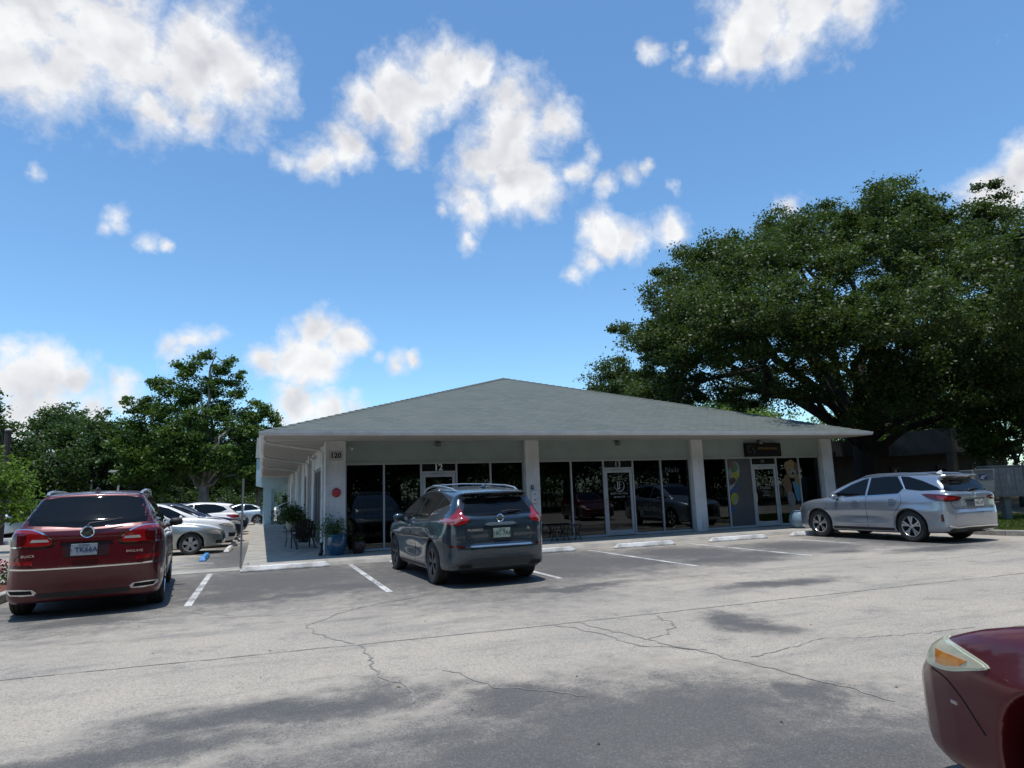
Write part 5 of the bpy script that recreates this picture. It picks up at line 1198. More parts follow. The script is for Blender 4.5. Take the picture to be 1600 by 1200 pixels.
copy_car(x1, (-4.15, 38.2, 0), 0, 'black crossover last in the row before the crossing white cars', P_BLK, SG)
FG = 'cars at the far end of the side lot'
copy_car(x1, (-3.2, 55, 0), R(180), 'white crossover crossing far behind the row, left one', P_WHT, FG)
def far_sedan(label, loc, rz, pm, group=None, src=[None]):
    if src[0] is None:
        r = empty('parked_car', loc, rz, label, 'car', group); sh = SED
        body(sh, r, pm, .06); liner(r, sh); sedan_windows(sh, r)
        for s_ in (1, -1):
            wheel(r, 0, .77 * s_, .325, .21, s_, 'five'); wheel(r, 2.72, .77 * s_, .325, .21, s_, 'five'); mirror(r, 1.72, .80 * s_, .98, pm, s_, .9)
            panel(sh, 'tail_light', [(100, .86), (125, .87), (160, .84), (158, .74), (125, .73)], ('cyl', -.4, .35), M_RED, r, s_, off=.008, usc=.009)
            panel(sh, 'headlight', [(72, .66), (50, .70), (30, .70), (18, .64), (24, .56), (50, .58)], ('cyl', 3.0, .35), M_CLEAR, r, s_, off=.008, usc=.009)
        src[0] = r; return r
    return copy_car(src[0], loc, rz, label, pm, group)
far_sedan('pale silver sedan far off at the end of the walk', (-.2, 49.5, 0), R(180), P_LBL, FG)
far_sedan('white sedan beyond the pale silver one at the end of the walk', (3.2, 58, 0), R(170), P_WHT, FG)
copy_car(x1, (-13.8, 46.2, 0), R(172), 'pale blue hatchback far left behind the leafy shrub', P_LBL, 'cars in the far left row')
far_sedan('grey sedan far left partly hidden by the dark red SUV', (-16.5, 50, 0), R(175), P_GRY, 'cars in the far left row')
copy_car(x1, (-7.5, 54.5, 0), R(178), 'mid grey crossover far behind the white crossover roofs', P_GRY, FG)
# a car outside the frame whose reflection shows in the shop glass
r_ = bpy.data.objects
src_red = [o for o in SC.objects if o.get('label', '').startswith('maroon sedan')][0]
copy_car(src_red, (16.6, 3.2, 0), R(100), 'maroon sedan reflected in the window behind the bench', P_MAR)

# ================================================================ TREES
def leaf_mesh(name, C, size, rng, flat=.35, droop=0.):
    """one diamond leaf (two triangles folded on the midrib) at every point of C"""
    n = len(C); nrm = rng.normal(size=(n, 3)); nrm[:, 2] = np.abs(nrm[:, 2]) + flat; nrm /= np.linalg.norm(nrm, axis=1)[:, None]
    a = rng.normal(size=(n, 3)); a -= nrm * (a * nrm).sum(1)[:, None]; a /= np.linalg.norm(a, axis=1)[:, None]; b_ = np.cross(nrm, a)
    s_ = size * rng.uniform(.6, 1.35, n)[:, None]
    V = np.stack([C - a * s_ * .55, C + b_ * s_ * .3 - nrm * s_ * .06, C + a * s_ * .55, C - b_ * s_ * .3 - nrm * s_ * .06], 1).reshape(-1, 3)
    me = bpy.data.meshes.new(name); me.vertices.add(4 * n); me.vertices.foreach_set('co', V.astype(np.float32).ravel())
    me.loops.add(4 * n); me.loops.foreach_set('vertex_index', np.arange(4 * n, dtype=np.int32)); me.polygons.add(n)
    me.polygons.foreach_set('loop_start', np.arange(0, 4 * n, 4, dtype=np.int32)); me.update(calc_edges=True)
    return me
def clump_points(clumps, n_sub, n_leaf, rng, sub_r=.42, gap=.25):
    """clumps (x, y, z, r): lobes of foliage; each filled with smaller tufts near its skin"""
    out = []; tips = []
    w = np.array([c[3] ** 2 for c in clumps]); w = w / w.mean()
    for (x, y, z, r), wi in zip(clumps, w):
        k = max(3, int(n_sub * wi)); d = rng.normal(size=(k, 3)); d /= np.linalg.norm(d, axis=1)[:, None]
        rad = r * (rng.uniform(0, 1, k) ** .33) * rng.uniform(.75, 1.12, k); T_ = np.array([x, y, z]) + d * rad[:, None] * np.array([1, 1, .78])
        T_ = T_[rng.uniform(size=k) > gap]
        for p in T_:
            m_ = max(4, int(n_leaf * rng.uniform(.4, 1.5))); q = rng.normal(size=(m_, 3)) * sub_r * r ** .5 * .5 * rng.uniform(.55, 1.2) * np.array([1.15, 1.15, .62])
            out.append(p + q)
        tips.append(T_)
    return np.concatenate(out), np.concatenate(tips)
def limb(mb, a, b_, r0, r1, rng, wob=.12, n=7, seg=7):
    a = Vector(a); b_ = Vector(b_); L = (b_ - a).length; pts = []; rs = []
    o = Vector((0, 0, 0))
    for i in range(n + 1):
        t_ = i / n; o = o + Vector(rng.normal(size=3)) * L * wob / n
        sag = math.sin(t_ * math.pi) * L * .06
        pts.append(a.lerp(b_, t_) + o * math.sin(t_ * math.pi) + Vector((0, 0, sag))); rs.append(r0 + (r1 - r0) * t_ ** .8)
    mb.tube(pts, rs, seg); return pts
M_BARKD = mat('oak_bark', (.045, .038, .032), .95, var=.5, scale=3, bump=.9, bscale=14, stretch=(1, 1, .3), col2=(.03, .026, .022))
M_BARKL = mat('pale_bark', (.26, .23, .19), .9, var=.5, scale=3, bump=.6, bscale=14, stretch=(1, 1, .3), col2=(.12, .105, .085))
L_OAK = island_leaf('oak_leaf', [(.018, .031, .010), (.034, .058, .015), (.058, .094, .022), (.10, .145, .04)], .3, .5)
L_DARK = island_leaf('dark_leaf', [(.014, .032, .012), (.026, .062, .018), (.045, .095, .022), (.08, .13, .04)], .3, .5)
L_MID = island_leaf('mid_leaf', [(.022, .045, .008), (.04, .088, .014), (.075, .14, .022), (.12, .19, .035)], .35, .5)
L_LIME = island_leaf('lime_leaf', [(.04, .08, .01), (.085, .16, .015), (.14, .24, .025), (.22, .30, .05)], .45, .5)

def tree(label, loc, clumps, trunk_r, fork_h, leaf, leaf_size, n_sub, n_leaf, seed, bark, name='tree', group=None, limbs=14, lean=(0, 0), sub_r=.42, gap=.25, cat='tree', twigs=60):
    rng = np.random.default_rng(seed); r = empty(name, loc, 0, label, cat, group)
    mb = MB(); top = Vector((lean[0], lean[1], fork_h))
    base = [Vector((0, 0, -.1)), Vector((lean[0] * .1, lean[1] * .1, fork_h * .2)), Vector((lean[0] * .5, lean[1] * .5, fork_h * .65)), top]
    mb.tube(base, [trunk_r * 1.45, trunk_r * 1.05, trunk_r * .92, trunk_r * .9], 12)
    cs = sorted(clumps, key=lambda c: -c[3]); sel = [cs[i] for i in np.linspace(0, len(cs) - 1, min(limbs, len(cs))).astype(int)]
    P, tips = clump_points(clumps, n_sub, n_leaf, rng, sub_r, gap)
    allp = []
    for (x, y, z, rr) in sel:
        pts = limb(mb, top - Vector((0, 0, rng.uniform(0, .25) * fork_h)), (x, y, z), trunk_r * rng.uniform(.35, .6), trunk_r * .10, rng, .35)
        allp += pts[3:]
    for i in rng.choice(len(tips), min(twigs, len(tips)), replace=False):
        q = Vector(tips[i]); near = min(allp, key=lambda p: (p - q).length)
        if (near - q).length > 3.2 or (q - near).z < -1.5: continue
        limb(mb, near, q, trunk_r * .09, trunk_r * .02, rng, .3, 4, 5)
    mb.build('trunk', bark, r, smooth=True)
    me = leaf_mesh('crown', P, leaf_size, rng); link('crown', me, leaf, r)
    return r
def copy_tree(src, loc, rz, sc, label, group=None):
    c = src.copy(); SC.collection.objects.link(c); c.location = loc; c.rotation_euler = (0, 0, rz); c.scale = (sc, sc, sc); c['label'] = label
    if group: c['group'] = group
    for ch in src.children:
        k = ch.copy(); SC.collection.objects.link(k); k.parent = c
    return c

# --- live oak right of the building: lobes on a broad dome
rng = np.random.default_rng(11); oak = []
OX, OY = 30.0, 26.5
PROF = [(16.4, 5.8, 2.0), (17.3, 7.4, 1.9), (18.2, 10.4, 1.9), (19.5, 12.6, 2.0), (20.9, 13.9, 2.0), (22.6, 14.8, 2.0), (24.3, 15.0, 2.2), (26.2, 16.2, 2.2), (28.2, 17.3, 2.2), (30.5, 17.6, 2.4), (33, 18.4, 2.4), (35.5, 18.2, 2.5), (38.5, 18.0, 2.5), (41.5, 17.2, 2.4)]
for (x, z, r_) in PROF:
    y = 27.5 + rng.uniform(-1.2, 1.2); oak.append((x - OX, y - OY, z - r_ * .6 + rng.uniform(-.9, .7), r_ * rng.uniform(.75, 1.05)))
for k in range(175):
    x = rng.uniform(17.6, 43.5); zt = np.interp(x, [p[0] for p in PROF], [p[1] for p in PROF]); u = rng.uniform(-1, 1)
    dy = u * 10.0 * math.sqrt(max(.05, 1 - ((x - 30.5) / 15) ** 2)); zt2 = 5.2 + (zt - 5.2) * math.sqrt(max(0, 1 - (dy / 11.5) ** 2))
    lowz = 5.2 + 1.5 * abs(x - 30) / 14
    z = rng.uniform(lowz, max(lowz + .3, zt2 - 1.6)) if rng.uniform() < .55 else zt2 - 1.7
    yy = 27.5 + dy
    if rng.uniform() < .22: z += rng.uniform(.4, 1.3)
    if yy < 21 and x < 22 and z < 6.0: z = 6.6
    oak.append((x - OX, yy - OY, z, rng.uniform(1.1, 2.1)))
# low skirts of foliage towards the car park
for (x, y, z, r_) in ((25.5, 20.5, 5.4, 1.7), (28.5, 19.5, 5.2, 1.7), (33, 20, 5.0, 1.8), (36.5, 20.5, 4.8, 1.7), (39.5, 21, 4.7, 1.7), (23.5, 23.5, 5.6, 1.6), (30.5, 18.0, 6.4, 1.8), (42, 22, 5.4, 1.8), (20.5, 26.5, 5.5, 1.5), (18.5, 29, 5.4, 1.5), (30, 21, 4.4, 1.5), (34.5, 18.5, 5.6, 1.7), (38, 18.5, 5.2, 1.7), (41.5, 19, 5.0, 1.7), (44, 21, 4.8, 1.7), (36, 22, 3.9, 1.3), (40.5, 23, 3.9, 1.3), (27, 23, 4.6, 1.6), (46, 23, 5.2, 1.7), (43, 20, 3.9, 1.2), (38.5, 20, 4.1, 1.2), (34, 21, 4.0, 1.1), (32, 17, 7.5, 1.8), (36, 16.8, 7.4, 1.8), (28, 17.2, 7.8, 1.8), (24.5, 18.5, 7.6, 1.7), (22, 15.5, 7.6, 1.6), (24.6, 14.8, 7.2, 1.7), (27, 15.5, 7, 1.7), (24, 17, 8.8, 1.6), (21.3, 17.6, 7.4, 1.5), (29, 15, 7.2, 1.7), (26, 13.6, 8, 1.6), (22.8, 13.6, 8.2, 1.5), (31, 14, 8, 1.8), (17, 18.6, 8.2, 1.5), (18.8, 19.4, 8.6, 1.5), (18, 21.6, 8.8, 1.5), (20.3, 17.8, 8, 1.5), (16.4, 20.6, 8.3, 1.3), (19.6, 21, 9.5, 1.6), (21.5, 20, 7.4, 1.6), (24, 21, 6.4, 1.6), (26.5, 21.5, 6.0, 1.6), (28.5, 22, 6.6, 1.7), (31, 22, 6.4, 1.7), (33.5, 22.5, 6.6, 1.7), (27.5, 20, 7.6, 1.6), (30, 20.5, 8.2, 1.7), (33, 20, 8.6, 1.7), (25, 24, 8, 1.7), (36, 21.5, 6.8, 1.6), (29.5, 19, 5.4, 1.3), (22.6, 23, 6.8, 1.5)):
    oak.append((x - OX, y - OY, z, r_))
tree('huge dark live oak spreading over the right end of the grey roof', (OX, OY, 0), oak, .62, 3.6, L_OAK, .14, 14, 235, 21, M_BARKD, 'oak_tree', limbs=20, lean=(.4, 0), sub_r=.43, gap=.10, twigs=120)
# second oak beyond the right edge of the picture
oak2 = []
for k in range(60):
    a = rng.uniform(0, 6.28); d = rng.uniform(0, 1) ** .5 * 9; zt = 6.5 + 12 * math.sqrt(max(0, 1 - (d / 9.8) ** 2))
    oak2.append((d * math.cos(a), d * math.sin(a), zt - 1.5 if rng.uniform() < .6 else rng.uniform(5.5, zt - .5), rng.uniform(1.5, 2.4)))
tree('second big oak at the right edge with a bare limb crossing its crown', (50, 24, 0), oak2, .6, 4.0, L_OAK, .16, 15, 115, 22, M_BARKD, 'oak_tree', limbs=18, sub_r=.62, gap=.2)

# --- the taller tree with pale stems left of the building
def blob_crown(seed, n, W_, H0, H1, r0, r1, shape=1.0):
    g = np.random.default_rng(seed); o = []
    for k in range(n):
        t_ = g.uniform(0, 1); z = H0 + (H1 - H0) * t_; prof = math.sin(math.pi * min(1, .22 + .78 * t_ ** shape)) ** .6
        a = g.uniform(0, 6.28); d = W_ * prof * g.uniform(.2, 1) ** .6
        o.append((d * math.cos(a), d * math.sin(a), z, g.uniform(r0, r1)))
    return o
cr1 = [(-.5, 0, 13.4, .9), (-1.6, 0, 12.4, 1.0), (.9, 0, 12.8, .8), (1.9, .3, 11.8, .7), (2.3, 0, 10.6, .8), (-3.1, 0, 11.0, 1.0), (-3.9, .3, 9.9, .9), (-4.9, 0, 9.2, .9), (-5.4, 0, 8.0, .9), (3.0, 0, 9.0, 1.0), (3.4, 0, 7.6, .9), (.2, 0, 11.3, 1.2), (-1.5, .5, 10.6, 1.4),
       (-3.0, -.5, 8.8, 1.4), (1.0, .5, 9.4, 1.3), (-.6, -.8, 8.6, 1.5), (2.0, -.5, 7.6, 1.3), (-4.4, .4, 6.9, 1.2), (-2.2, 1, 6.6, 1.5), (.4, 1, 6.4, 1.4), (2.6, .6, 5.9, 1.2), (-3.6, -1, 5.4, 1.2), (-1.2, -1, 5.2, 1.3), (1.2, -1.2, 4.9, 1.1), (-5.2, 0, 5.5, 1.1), (3.4, 0, 4.6, .9), (-4.4, 0, 4.2, 1.1), (-2.6, -.6, 4.0, 1.1), (-.6, -1.4, 3.9, .8), (2.2, -.8, 3.8, 1.0), (-5.6, 0, 4.0, 1.0), (3.9, .4, 3.4, 1.0), (-3.6, .8, 3.0, .9), (-6.0, .4, 6.6, 1.0), (-1.8, -1.8, 4.9, 1.0), (.2, -1.8, 4.8, .9), (-3.0, -1.8, 5.2, 1.0), (1.5, -1.8, 5.6, 1.0), (-.6, -1.6, 6.4, 1.2), (-2.4, -1.6, 7.0, 1.2), (-.2, 0, 13.9, .5), (-2.2, 0, 13.1, .55), (1.5, 0, 13.4, .5), (2.6, 0, 12.3, .5), (-5.9, 0, 9.9, .5), (-4.0, 0, 11.3, .6), (3.6, 0, 10.0, .5)]
tree('tall spreading green tree with pale forked trunk behind the side lot', (-4.4, 60, 0), cr1, .42, 3.2, L_MID, .24, 24, 60, 31, M_BARKL, 'tree', limbs=18, sub_r=.55, gap=.25)
cr2 = [(0, 0, 9.6, .9), (-.8, 0, 8.8, .9), (.9, 0, 9.0, .8), (1.3, 0, 8.0, .9), (-.4, 0, 7.6, 1.2), (-1.3, 0, 7.2, 1.0), (.5, .4, 6.4, 1.3), (-.9, .3, 5.6, 1.2), (.9, 0, 5.0, 1.1), (0, 0, 4.2, 1.1), (-1.4, 0, 4.4, .9), (1.4, 0, 3.6, .8), (-.3, 0, 3.1, .9)]
tree('slim bright green tree close to the left eave of the white building', (-.2, 62, 0), cr2, .2, 2.4, L_MID, .23, 24, 56, 33, M_BARKL, 'tree', limbs=9, sub_r=.55)
# --- background wood trees, each its own
base_a = tree('dark leafy background tree right behind the dark red SUV roof', (-13.5, 66, 0), blob_crown(5, 26, 4.6, 3.0, 9.0, 1.2, 2.1), .3, 2.6, L_DARK, .27, 15, 52, 35, M_BARKD, 'tree', 'background trees', limbs=10, sub_r=.6, gap=.15)
base_b = tree('rounded dark tree at the left edge beyond the brown pole', (-20.8, 62, 0), blob_crown(8, 30, 4.4, 2.6, 10.4, 1.1, 2.0, .8), .28, 2.2, L_DARK, .27, 15, 50, 36, M_BARKD, 'tree', 'background trees', limbs=10, sub_r=.6, gap=.2)
BT = [(base_a, -9.6, 72, .9, 1.02, 'dark tree filling the gap left of the pale trunked tree'), (base_b, -17.2, 70, 2.1, .98, 'dark tree between the left lamp post and the shrub'), (base_a, -24.5, 70, 3.3, 1.12, 'dark tree at the far left beyond the road'),
      (base_b, -7.0, 80, 4.2, 1.0, 'dark tree directly behind the pale forked trunk'), (base_a, -2.2, 76, 5.0, .85, 'low dark tree behind the backed-in white car'), (base_b, 2.5, 95, 1.0, .9, 'far tree beyond the blue wing'),
      (base_b, -29, 64, .3, 1.0, 'dark tree outside the left edge'), (base_a, -13.0, 84, 1.7, 1.1, 'far dark tree above the red SUV roof'), (base_b, -21, 84, 2.7, 1.1, 'far dark tree behind the left road')]
for s_, x, y, rz, sc, lb in BT: copy_tree(s_, (x, y, 0), rz, sc, lb, 'background trees')
# greens behind the right roof slope
base_c = tree('bright green tree seen low under the oak behind the roof', (33, 46, 0), blob_crown(9, 22, 4.4, 2.4, 8.2, 1.2, 2.0), .25, 2, L_LIME, .26, 11, 42, 37, M_BARKD, 'tree', 'trees behind the roof', limbs=8, sub_r=.6)
for i, (x, y, rz, sc, lb) in enumerate(((40.5, 47, 1., .98, 'bright green tree right of the oak trunk'), (49, 44, 2.2, .95, 'bright green tree behind the tan building'), (57, 40, 3.4, 1.0, 'bright green tree at the right edge behind the mailboxes'))):
    copy_tree(base_c, (x, y, 0), rz, sc, lb, 'trees behind the roof')
for x, y, rz, sc, lb in ((26, 50, 0, .9, 'dark tree behind the roof left of the oak'), (46, 56, 2, 1.15, 'dark tree far behind the tan building'), (36, 58, 4, 1.15, 'dark tree far behind the oak trunk'), (62, 48, 3, 1.2, 'dark tree far right behind the oaks'), (68, 36, 3, 1.2, 'dark tree outside the right edge'), (58, 30, 1.5, 1.1, 'dark tree beyond the mailboxes at the right edge'), (54, 44, 5, 1.2, 'dark tree behind the office roof')):
    copy_tree(base_a, (x, y, 0), rz, sc, lb, 'trees behind the roof')
# the street trees across from the building, seen only in the shop glass and the car paint
for i, (x, y, sc) in enumerate(((-22, -9, 1.25), (-12, -13, 1.3), (-3, -15, 1.35), (6, -14, 1.3), (15, -15, 1.4), (24, -13, 1.3), (33, -10, 1.35), (41, -4, 1.2), (10.5, -19, 1.5), (0, -20, 1.5), (20, -19, 1.5), (-17, -18, 1.5), (-8, -24, 1.7), (5, -25, 1.8), (15, -26, 1.8), (27, -20, 1.6), (36, -16, 1.6), (-27, -16, 1.5), (-30, -4, 1.3), (48, -12, 1.5), (56, -8, 1.5), (44, -22, 1.8), (54, -20, 1.8), (64, -4, 1.5), (66, -16, 1.8))):
    copy_tree((base_a, base_b)[i % 2], (x, y, 0), i * 1.3, sc, 'street tree opposite the shops, reflected in the dark glass', 'street trees opposite the shops')
cr4 = blob_crown(17, 16, 2.1, 2.9, 5.8, .7, 1.1)
tree('young bright green tree in front of the tan office block', (33.5, 21, 0), cr4, .09, 2.6, L_MID, .15, 16, 70, 43, M_BARKD, 'tree', limbs=8, sub_r=.5)
tree('young leafy tree just right of the mailboxes', (38.5, 21.5, 0), blob_crown(18, 16, 2.3, 2.4, 5.6, .7, 1.2), .09, 2.2, L_MID, .15, 16, 70, 44, M_BARKD, 'tree', limbs=8, sub_r=.5)
# left bright shrub
cr3 = [(-1.0, 0, 3.6, .9), (.2, 0, 3.2, .9), (.9, .2, 2.5, .8), (-.8, 0, 2.6, 1.0), (1.3, 0, 1.8, .7), (.2, 0, 2.0, .9), (-1.4, 0, 1.8, .9), (-.2, 0, 1.3, .7), (1.6, -.2, 1.2, .5), (-2.2, 0, 3.0, 1.0), (-1.6, 0, 4.3, .7)]
tree('lime green multi-stemmed shrub tree at the left edge', (-9.7, 29.5, 0), cr3, .09, .7, L_LIME, .16, 20, 60, 41, M_BARKL, 'shrub', limbs=10, sub_r=.5, cat='shrub')
# low hedge masses so that no horizon shows below the crowns
hd = [(x_, 0, .7 + .25 * math.sin(x_), 1.2) for x_ in np.arange(-18, 19, 1.5)]
def hedge(label, loc, rz, n, leaf, h=1.0, group=None):
    rng_ = np.random.default_rng(int(abs(loc[0]) * 7)); cl = [((i - n / 2) * 1.1, rng_.uniform(-.4, .4), h * rng_.uniform(.4, .8), h * rng_.uniform(.7, 1.0)) for i in range(n)]
    r = empty('hedge', loc, rz, label, 'hedge', group); P, tips = clump_points(cl, 16, 46, rng_, .5, .1); P = P[P[:, 2] > .02]
    link('foliage', leaf_mesh('foliage', P, .2, rng_), leaf, r)
    mb = MB()
    for c in cl: mb.tube([(c[0], c[1], 0), (c[0], c[1], c[2])], .05, 5)
    mb.build('stems', M_BARKD, r); return r
hedge('dark undergrowth along the left background trees', (-20, 58, 0), 0, 17, L_DARK, 2.0, 'undergrowth')
hedge('dark undergrowth below the pale forked tree', (-4.5, 67, 0), 0, 13, L_DARK, 2.2, 'undergrowth')
hedge('shaded undergrowth behind the oak trunk', (30, 35, 0), 0, 10, L_DARK, 1.6, 'undergrowth')
hedge('dark hedge beyond the mailboxes at the right edge', (53, 26, 0), R(-35), 14, L_DARK, 2.6)
hedge('small shaded shrubs at the right corner of the shops', (21.5, 21.5, 0), .3, 4, island_leaf('rusty_leaf', [(.03, .03, .015), (.07, .05, .025), (.12, .08, .04)], .3, .6), .9)

# ================================================================ FAR BUILDINGS
M_SIDING = mat('cream_siding', (.46, .44, .37), .8, var=.15, scale=1); M_SIDW = mat('far_white', (.55, .56, .55), .8, var=.1); M_FARROOF = mat('far_roof', (.16, .15, .14), .9)
def house(name, label, x, y, w, d, h, roof_h, rz, m, floors=2, nwin=6, cat='building'):
    r = empty(name, (x, y, 0), rz, label, cat)
    b_ = MB(); b_.box(-w / 2, 0, 0, w / 2, d, h); b_.build('wall', m, r)
    b_ = MB(); b_.add([(-w / 2 - .5, -.5, h + .003), (w / 2 + .5, -.5, h + .003), (w / 2 + .5, d + .5, h + .003), (-w / 2 - .5, d + .5, h + .003), (-w / 2 + 1, d / 2, h + roof_h), (w / 2 - 1, d / 2, h + roof_h)], [(0, 1, 5, 4), (1, 2, 5), (2, 3, 4, 5), (3, 0, 4), (3, 2, 1, 0)])
    b_.build('roof', M_FARROOF, r)
    fh = h / floors
    for f_ in range(floors):
        for k in range(nwin):
            xx = -w / 2 + w * (k + .5) / nwin; z = f_ * fh + .9
            q = MB(); q.box(xx - .65, -.05, z, xx + .65, .0, z + 1.35); fr = q.build('window', M_SIDW, r)
            q = MB(); q.box(xx - .55, -.06, z + .08, xx + .55, -.052, z + 1.27); q.build('pane', M_CGLASS, fr)
        if f_:
            q = MB(); q.box(-w / 2 + 1, -1.2, f_ * fh, w / 2 - 1, -.07, f_ * fh + .14)
            for xx in np.arange(-w / 2 + 1.1, w / 2 - 1, 2.2): q.box(xx - .05, -1.2, .0, xx + .05, -1.12, h)
            q.box(-w / 2 + 1, -1.2, f_ * fh + 1.0, w / 2 - 1, -1.14, f_ * fh + 1.07); q.build('balcony', M_SIDW, r)
    return r
house('apartment_building', 'two storey apartment block glimpsed behind the left trees', -17, 92, 26, 10, 6.4, 2.2, 0, M_SIDING, 2, 8)
house('house', 'cream gabled house beside the blue wing', .2, 78, 7.5, 8, 4.4, 2.2, 0, mat('cream_wall', (.5, .49, .38), .8, var=.1), 1, 3, 'house')

hedge('long unseen hedge added opposite the shops to darken the glass reflections', (4, -9, 0), 0, 64, L_DARK, 2.8)  # unseen hedge row, added as a dark backdrop for the glass reflections
hedge('tall unseen hedge added further back to close bright gaps in the reflections', (12, -24, 0), 0, 84, L_DARK, 4.6)  # second unseen row, added behind the first to block bright gaps

# tan office block under the oak
ob = empty('office_building', (38, 32, 0), 0, 'shaded tan office building with flat canopy block under the oak', 'building')
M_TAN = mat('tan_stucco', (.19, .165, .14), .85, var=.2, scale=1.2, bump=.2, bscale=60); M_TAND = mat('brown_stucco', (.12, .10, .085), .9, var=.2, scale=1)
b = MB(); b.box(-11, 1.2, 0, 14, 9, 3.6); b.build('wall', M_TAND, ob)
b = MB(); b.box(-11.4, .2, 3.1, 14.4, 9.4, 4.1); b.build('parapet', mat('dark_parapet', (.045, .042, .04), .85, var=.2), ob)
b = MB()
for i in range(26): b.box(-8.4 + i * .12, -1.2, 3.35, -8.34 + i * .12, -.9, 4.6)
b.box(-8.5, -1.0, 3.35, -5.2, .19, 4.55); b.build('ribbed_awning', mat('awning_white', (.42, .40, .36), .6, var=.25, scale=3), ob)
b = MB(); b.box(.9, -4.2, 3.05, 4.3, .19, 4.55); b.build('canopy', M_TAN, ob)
for x in (1.1, 4.0):
    b = MB(); b.box(x - .18, -4.1, 0, x + .18, -3.7, 3.05); b.build('column', M_TAN, ob)
for x in (-8, -4.5, 2.6, 7, 10.5):
    b = MB(); b.box(x - .55, 1.12, .1, x + .55, 1.19, 2.4); d_ = b.build('door', mat('brown_door', (.045, .03, .022), .5), ob)
    b = MB(); b.box(x - .35, 1.10, 1.1, x + .35, 1.115, 2.2); b.build('door_glass', M_CGLASS, d_)

# ================================================================ GRASS ISLAND, BEDS, KERBS
M_KERB = mat('kerb_concrete', (.38, .36, .32), .85, var=.35, scale=4, bump=.25, bscale=50, col2=(.22, .21, .19))
M_SOIL = mat('leaf_litter', (.10, .075, .045), .95, var=.5, scale=7, bump=.8, bscale=25, col2=(.16, .13, .08))
b = MB(); b.prism([(18.05, 11.6), (18.5, 11.15), (60, 10.9), (60, 44), (19.5, 44), (19.5, 17.0), (18.05, 17.0)], 'z', 0, .06)
tag(b.build('verge_soil', M_SOIL), kind='structure')
kp = [(17.9, 16.9), (17.9, 12.2), (17.93, 11.75), (18.1, 11.3), (18.5, 11.0), (19.3, 10.9)]
b = MB()
for (x0, y0), (x1_, y1_) in zip(kp[:-1], kp[1:]):
    d = Vector((x1_ - x0, y1_ - y0)).normalized(); n_ = Vector((-d.y, d.x)) * .075
    b.add([(x0 + n_.x, y0 + n_.y, 0), (x0 - n_.x, y0 - n_.y, 0), (x1_ - n_.x, y1_ - n_.y, 0), (x1_ + n_.x, y1_ + n_.y, 0), (x0 + n_.x, y0 + n_.y, .14), (x0 - n_.x, y0 - n_.y, .14), (x1_ - n_.x, y1_ - n_.y, .14), (x1_ + n_.x, y1_ + n_.y, .14)],
          [(0, 1, 5, 4), (1, 2, 6, 5), (2, 3, 7, 6), (3, 0, 4, 7), (4, 5, 6, 7)])
tag(b.build('kerb', M_KERB, bevel=.02), kind='structure')
def grass(name, region, n, h, seed, leaf):
    g = np.random.default_rng(seed); x0, y0, x1_, y1_ = region; X = g.uniform(x0, x1_, n); Y = y0 + (y1_ - y0) * g.uniform(0, 1, n) ** 1.5
    nzv = np.array([mnoise.noise(Vector((a * .8, c * .8, 0))) for a, c in zip(X, Y)]); k = nzv > -.25; X = X[k]; Y = Y[k]; n = len(X)
    a = g.uniform(0, 6.28, n); hh = h * g.uniform(.4, 1.3, n); w = .006 + .006 * g.uniform(size=n); dx, dy = np.cos(a), np.sin(a); lx, ly = g.normal(size=n) * .5 * hh, g.normal(size=n) * .5 * hh
    z0 = np.full(n, .055)
    V = np.stack([np.stack([X - dx * w, Y - dy * w, z0], 1), np.stack([X + dx * w, Y + dy * w, z0], 1), np.stack([X + lx * .4 + dx * w * .7, Y + ly * .4 + dy * w * .7, z0 + hh * .6], 1), np.stack([X + lx, Y + ly, z0 + hh], 1)], 1).reshape(-1, 3)
    me = bpy.data.meshes.new(name); me.vertices.add(4 * n); me.vertices.foreach_set('co', V.astype(np.float32).ravel()); me.loops.add(4 * n); me.loops.foreach_set('vertex_index', np.arange(4 * n, dtype=np.int32))
    me.polygons.add(n); me.polygons.foreach_set('loop_start', np.arange(0, 4 * n, 4, dtype=np.int32)); me.update(calc_edges=True)
    return link(name, me, leaf)
L_GRASS = island_leaf('grass_blade', [(.04, .06, .012), (.075, .12, .02), (.12, .17, .03), (.2, .19, .07)], .4, .6)
tag(grass('grass', (18.15, 11.5, 26, 18), 60000, .10, 3, L_GRASS), 'patchy green grass on the verge under the mailboxes', 'grass', kind='stuff')
# near left bed with mulch
b = MB(); b.prism([(-8, 13.45), (-4.1, 13.45), (-4.1, 16.3), (-8, 16.3)], 'z', 0, .09); tag(b.build('mulch_bed', mat('red_mulch', (.16, .045, .022), .95, var=.5, scale=14, bump=1., bscale=35, col2=(.07, .02, .012))), kind='structure')
b = MB(); b.box(-4.1, 13.3, 0, -3.94, 16.45, .15); b.box(-9, 13.3, 0, -4.101, 13.44, .15); tag(b.build('kerb', M_KERB, bevel=.02), kind='structure')
b = MB(); b.box(-40, 36.4, 0, -9.7, 36.6, .15); b.box(-40, 40.5, 0, -9.0, 40.65, .15); tag(b.build('kerb', mat('white_kerb', (.62, .61, .58), .8, var=.2), bevel=.02), kind='structure')
b = MB(); b.box(-26, 46.6, .0, -1, 70, .05); tag(b.build('far_verge', M_SOIL), kind='structure')
fl = empty('flowering_plant', (-4.62, 16.0, .09), 0, 'small plant with deep pink flowers in the mulch bed at the left edge', 'plant')
g_ = np.random.default_rng(4); C_ = g_.normal(size=(260, 3)) * .11 + np.array([0, 0, .18]); C_ = C_[C_[:, 2] > 0]; link('leaves', leaf_mesh('leaves', C_, .06, g_), L_MID, fl)
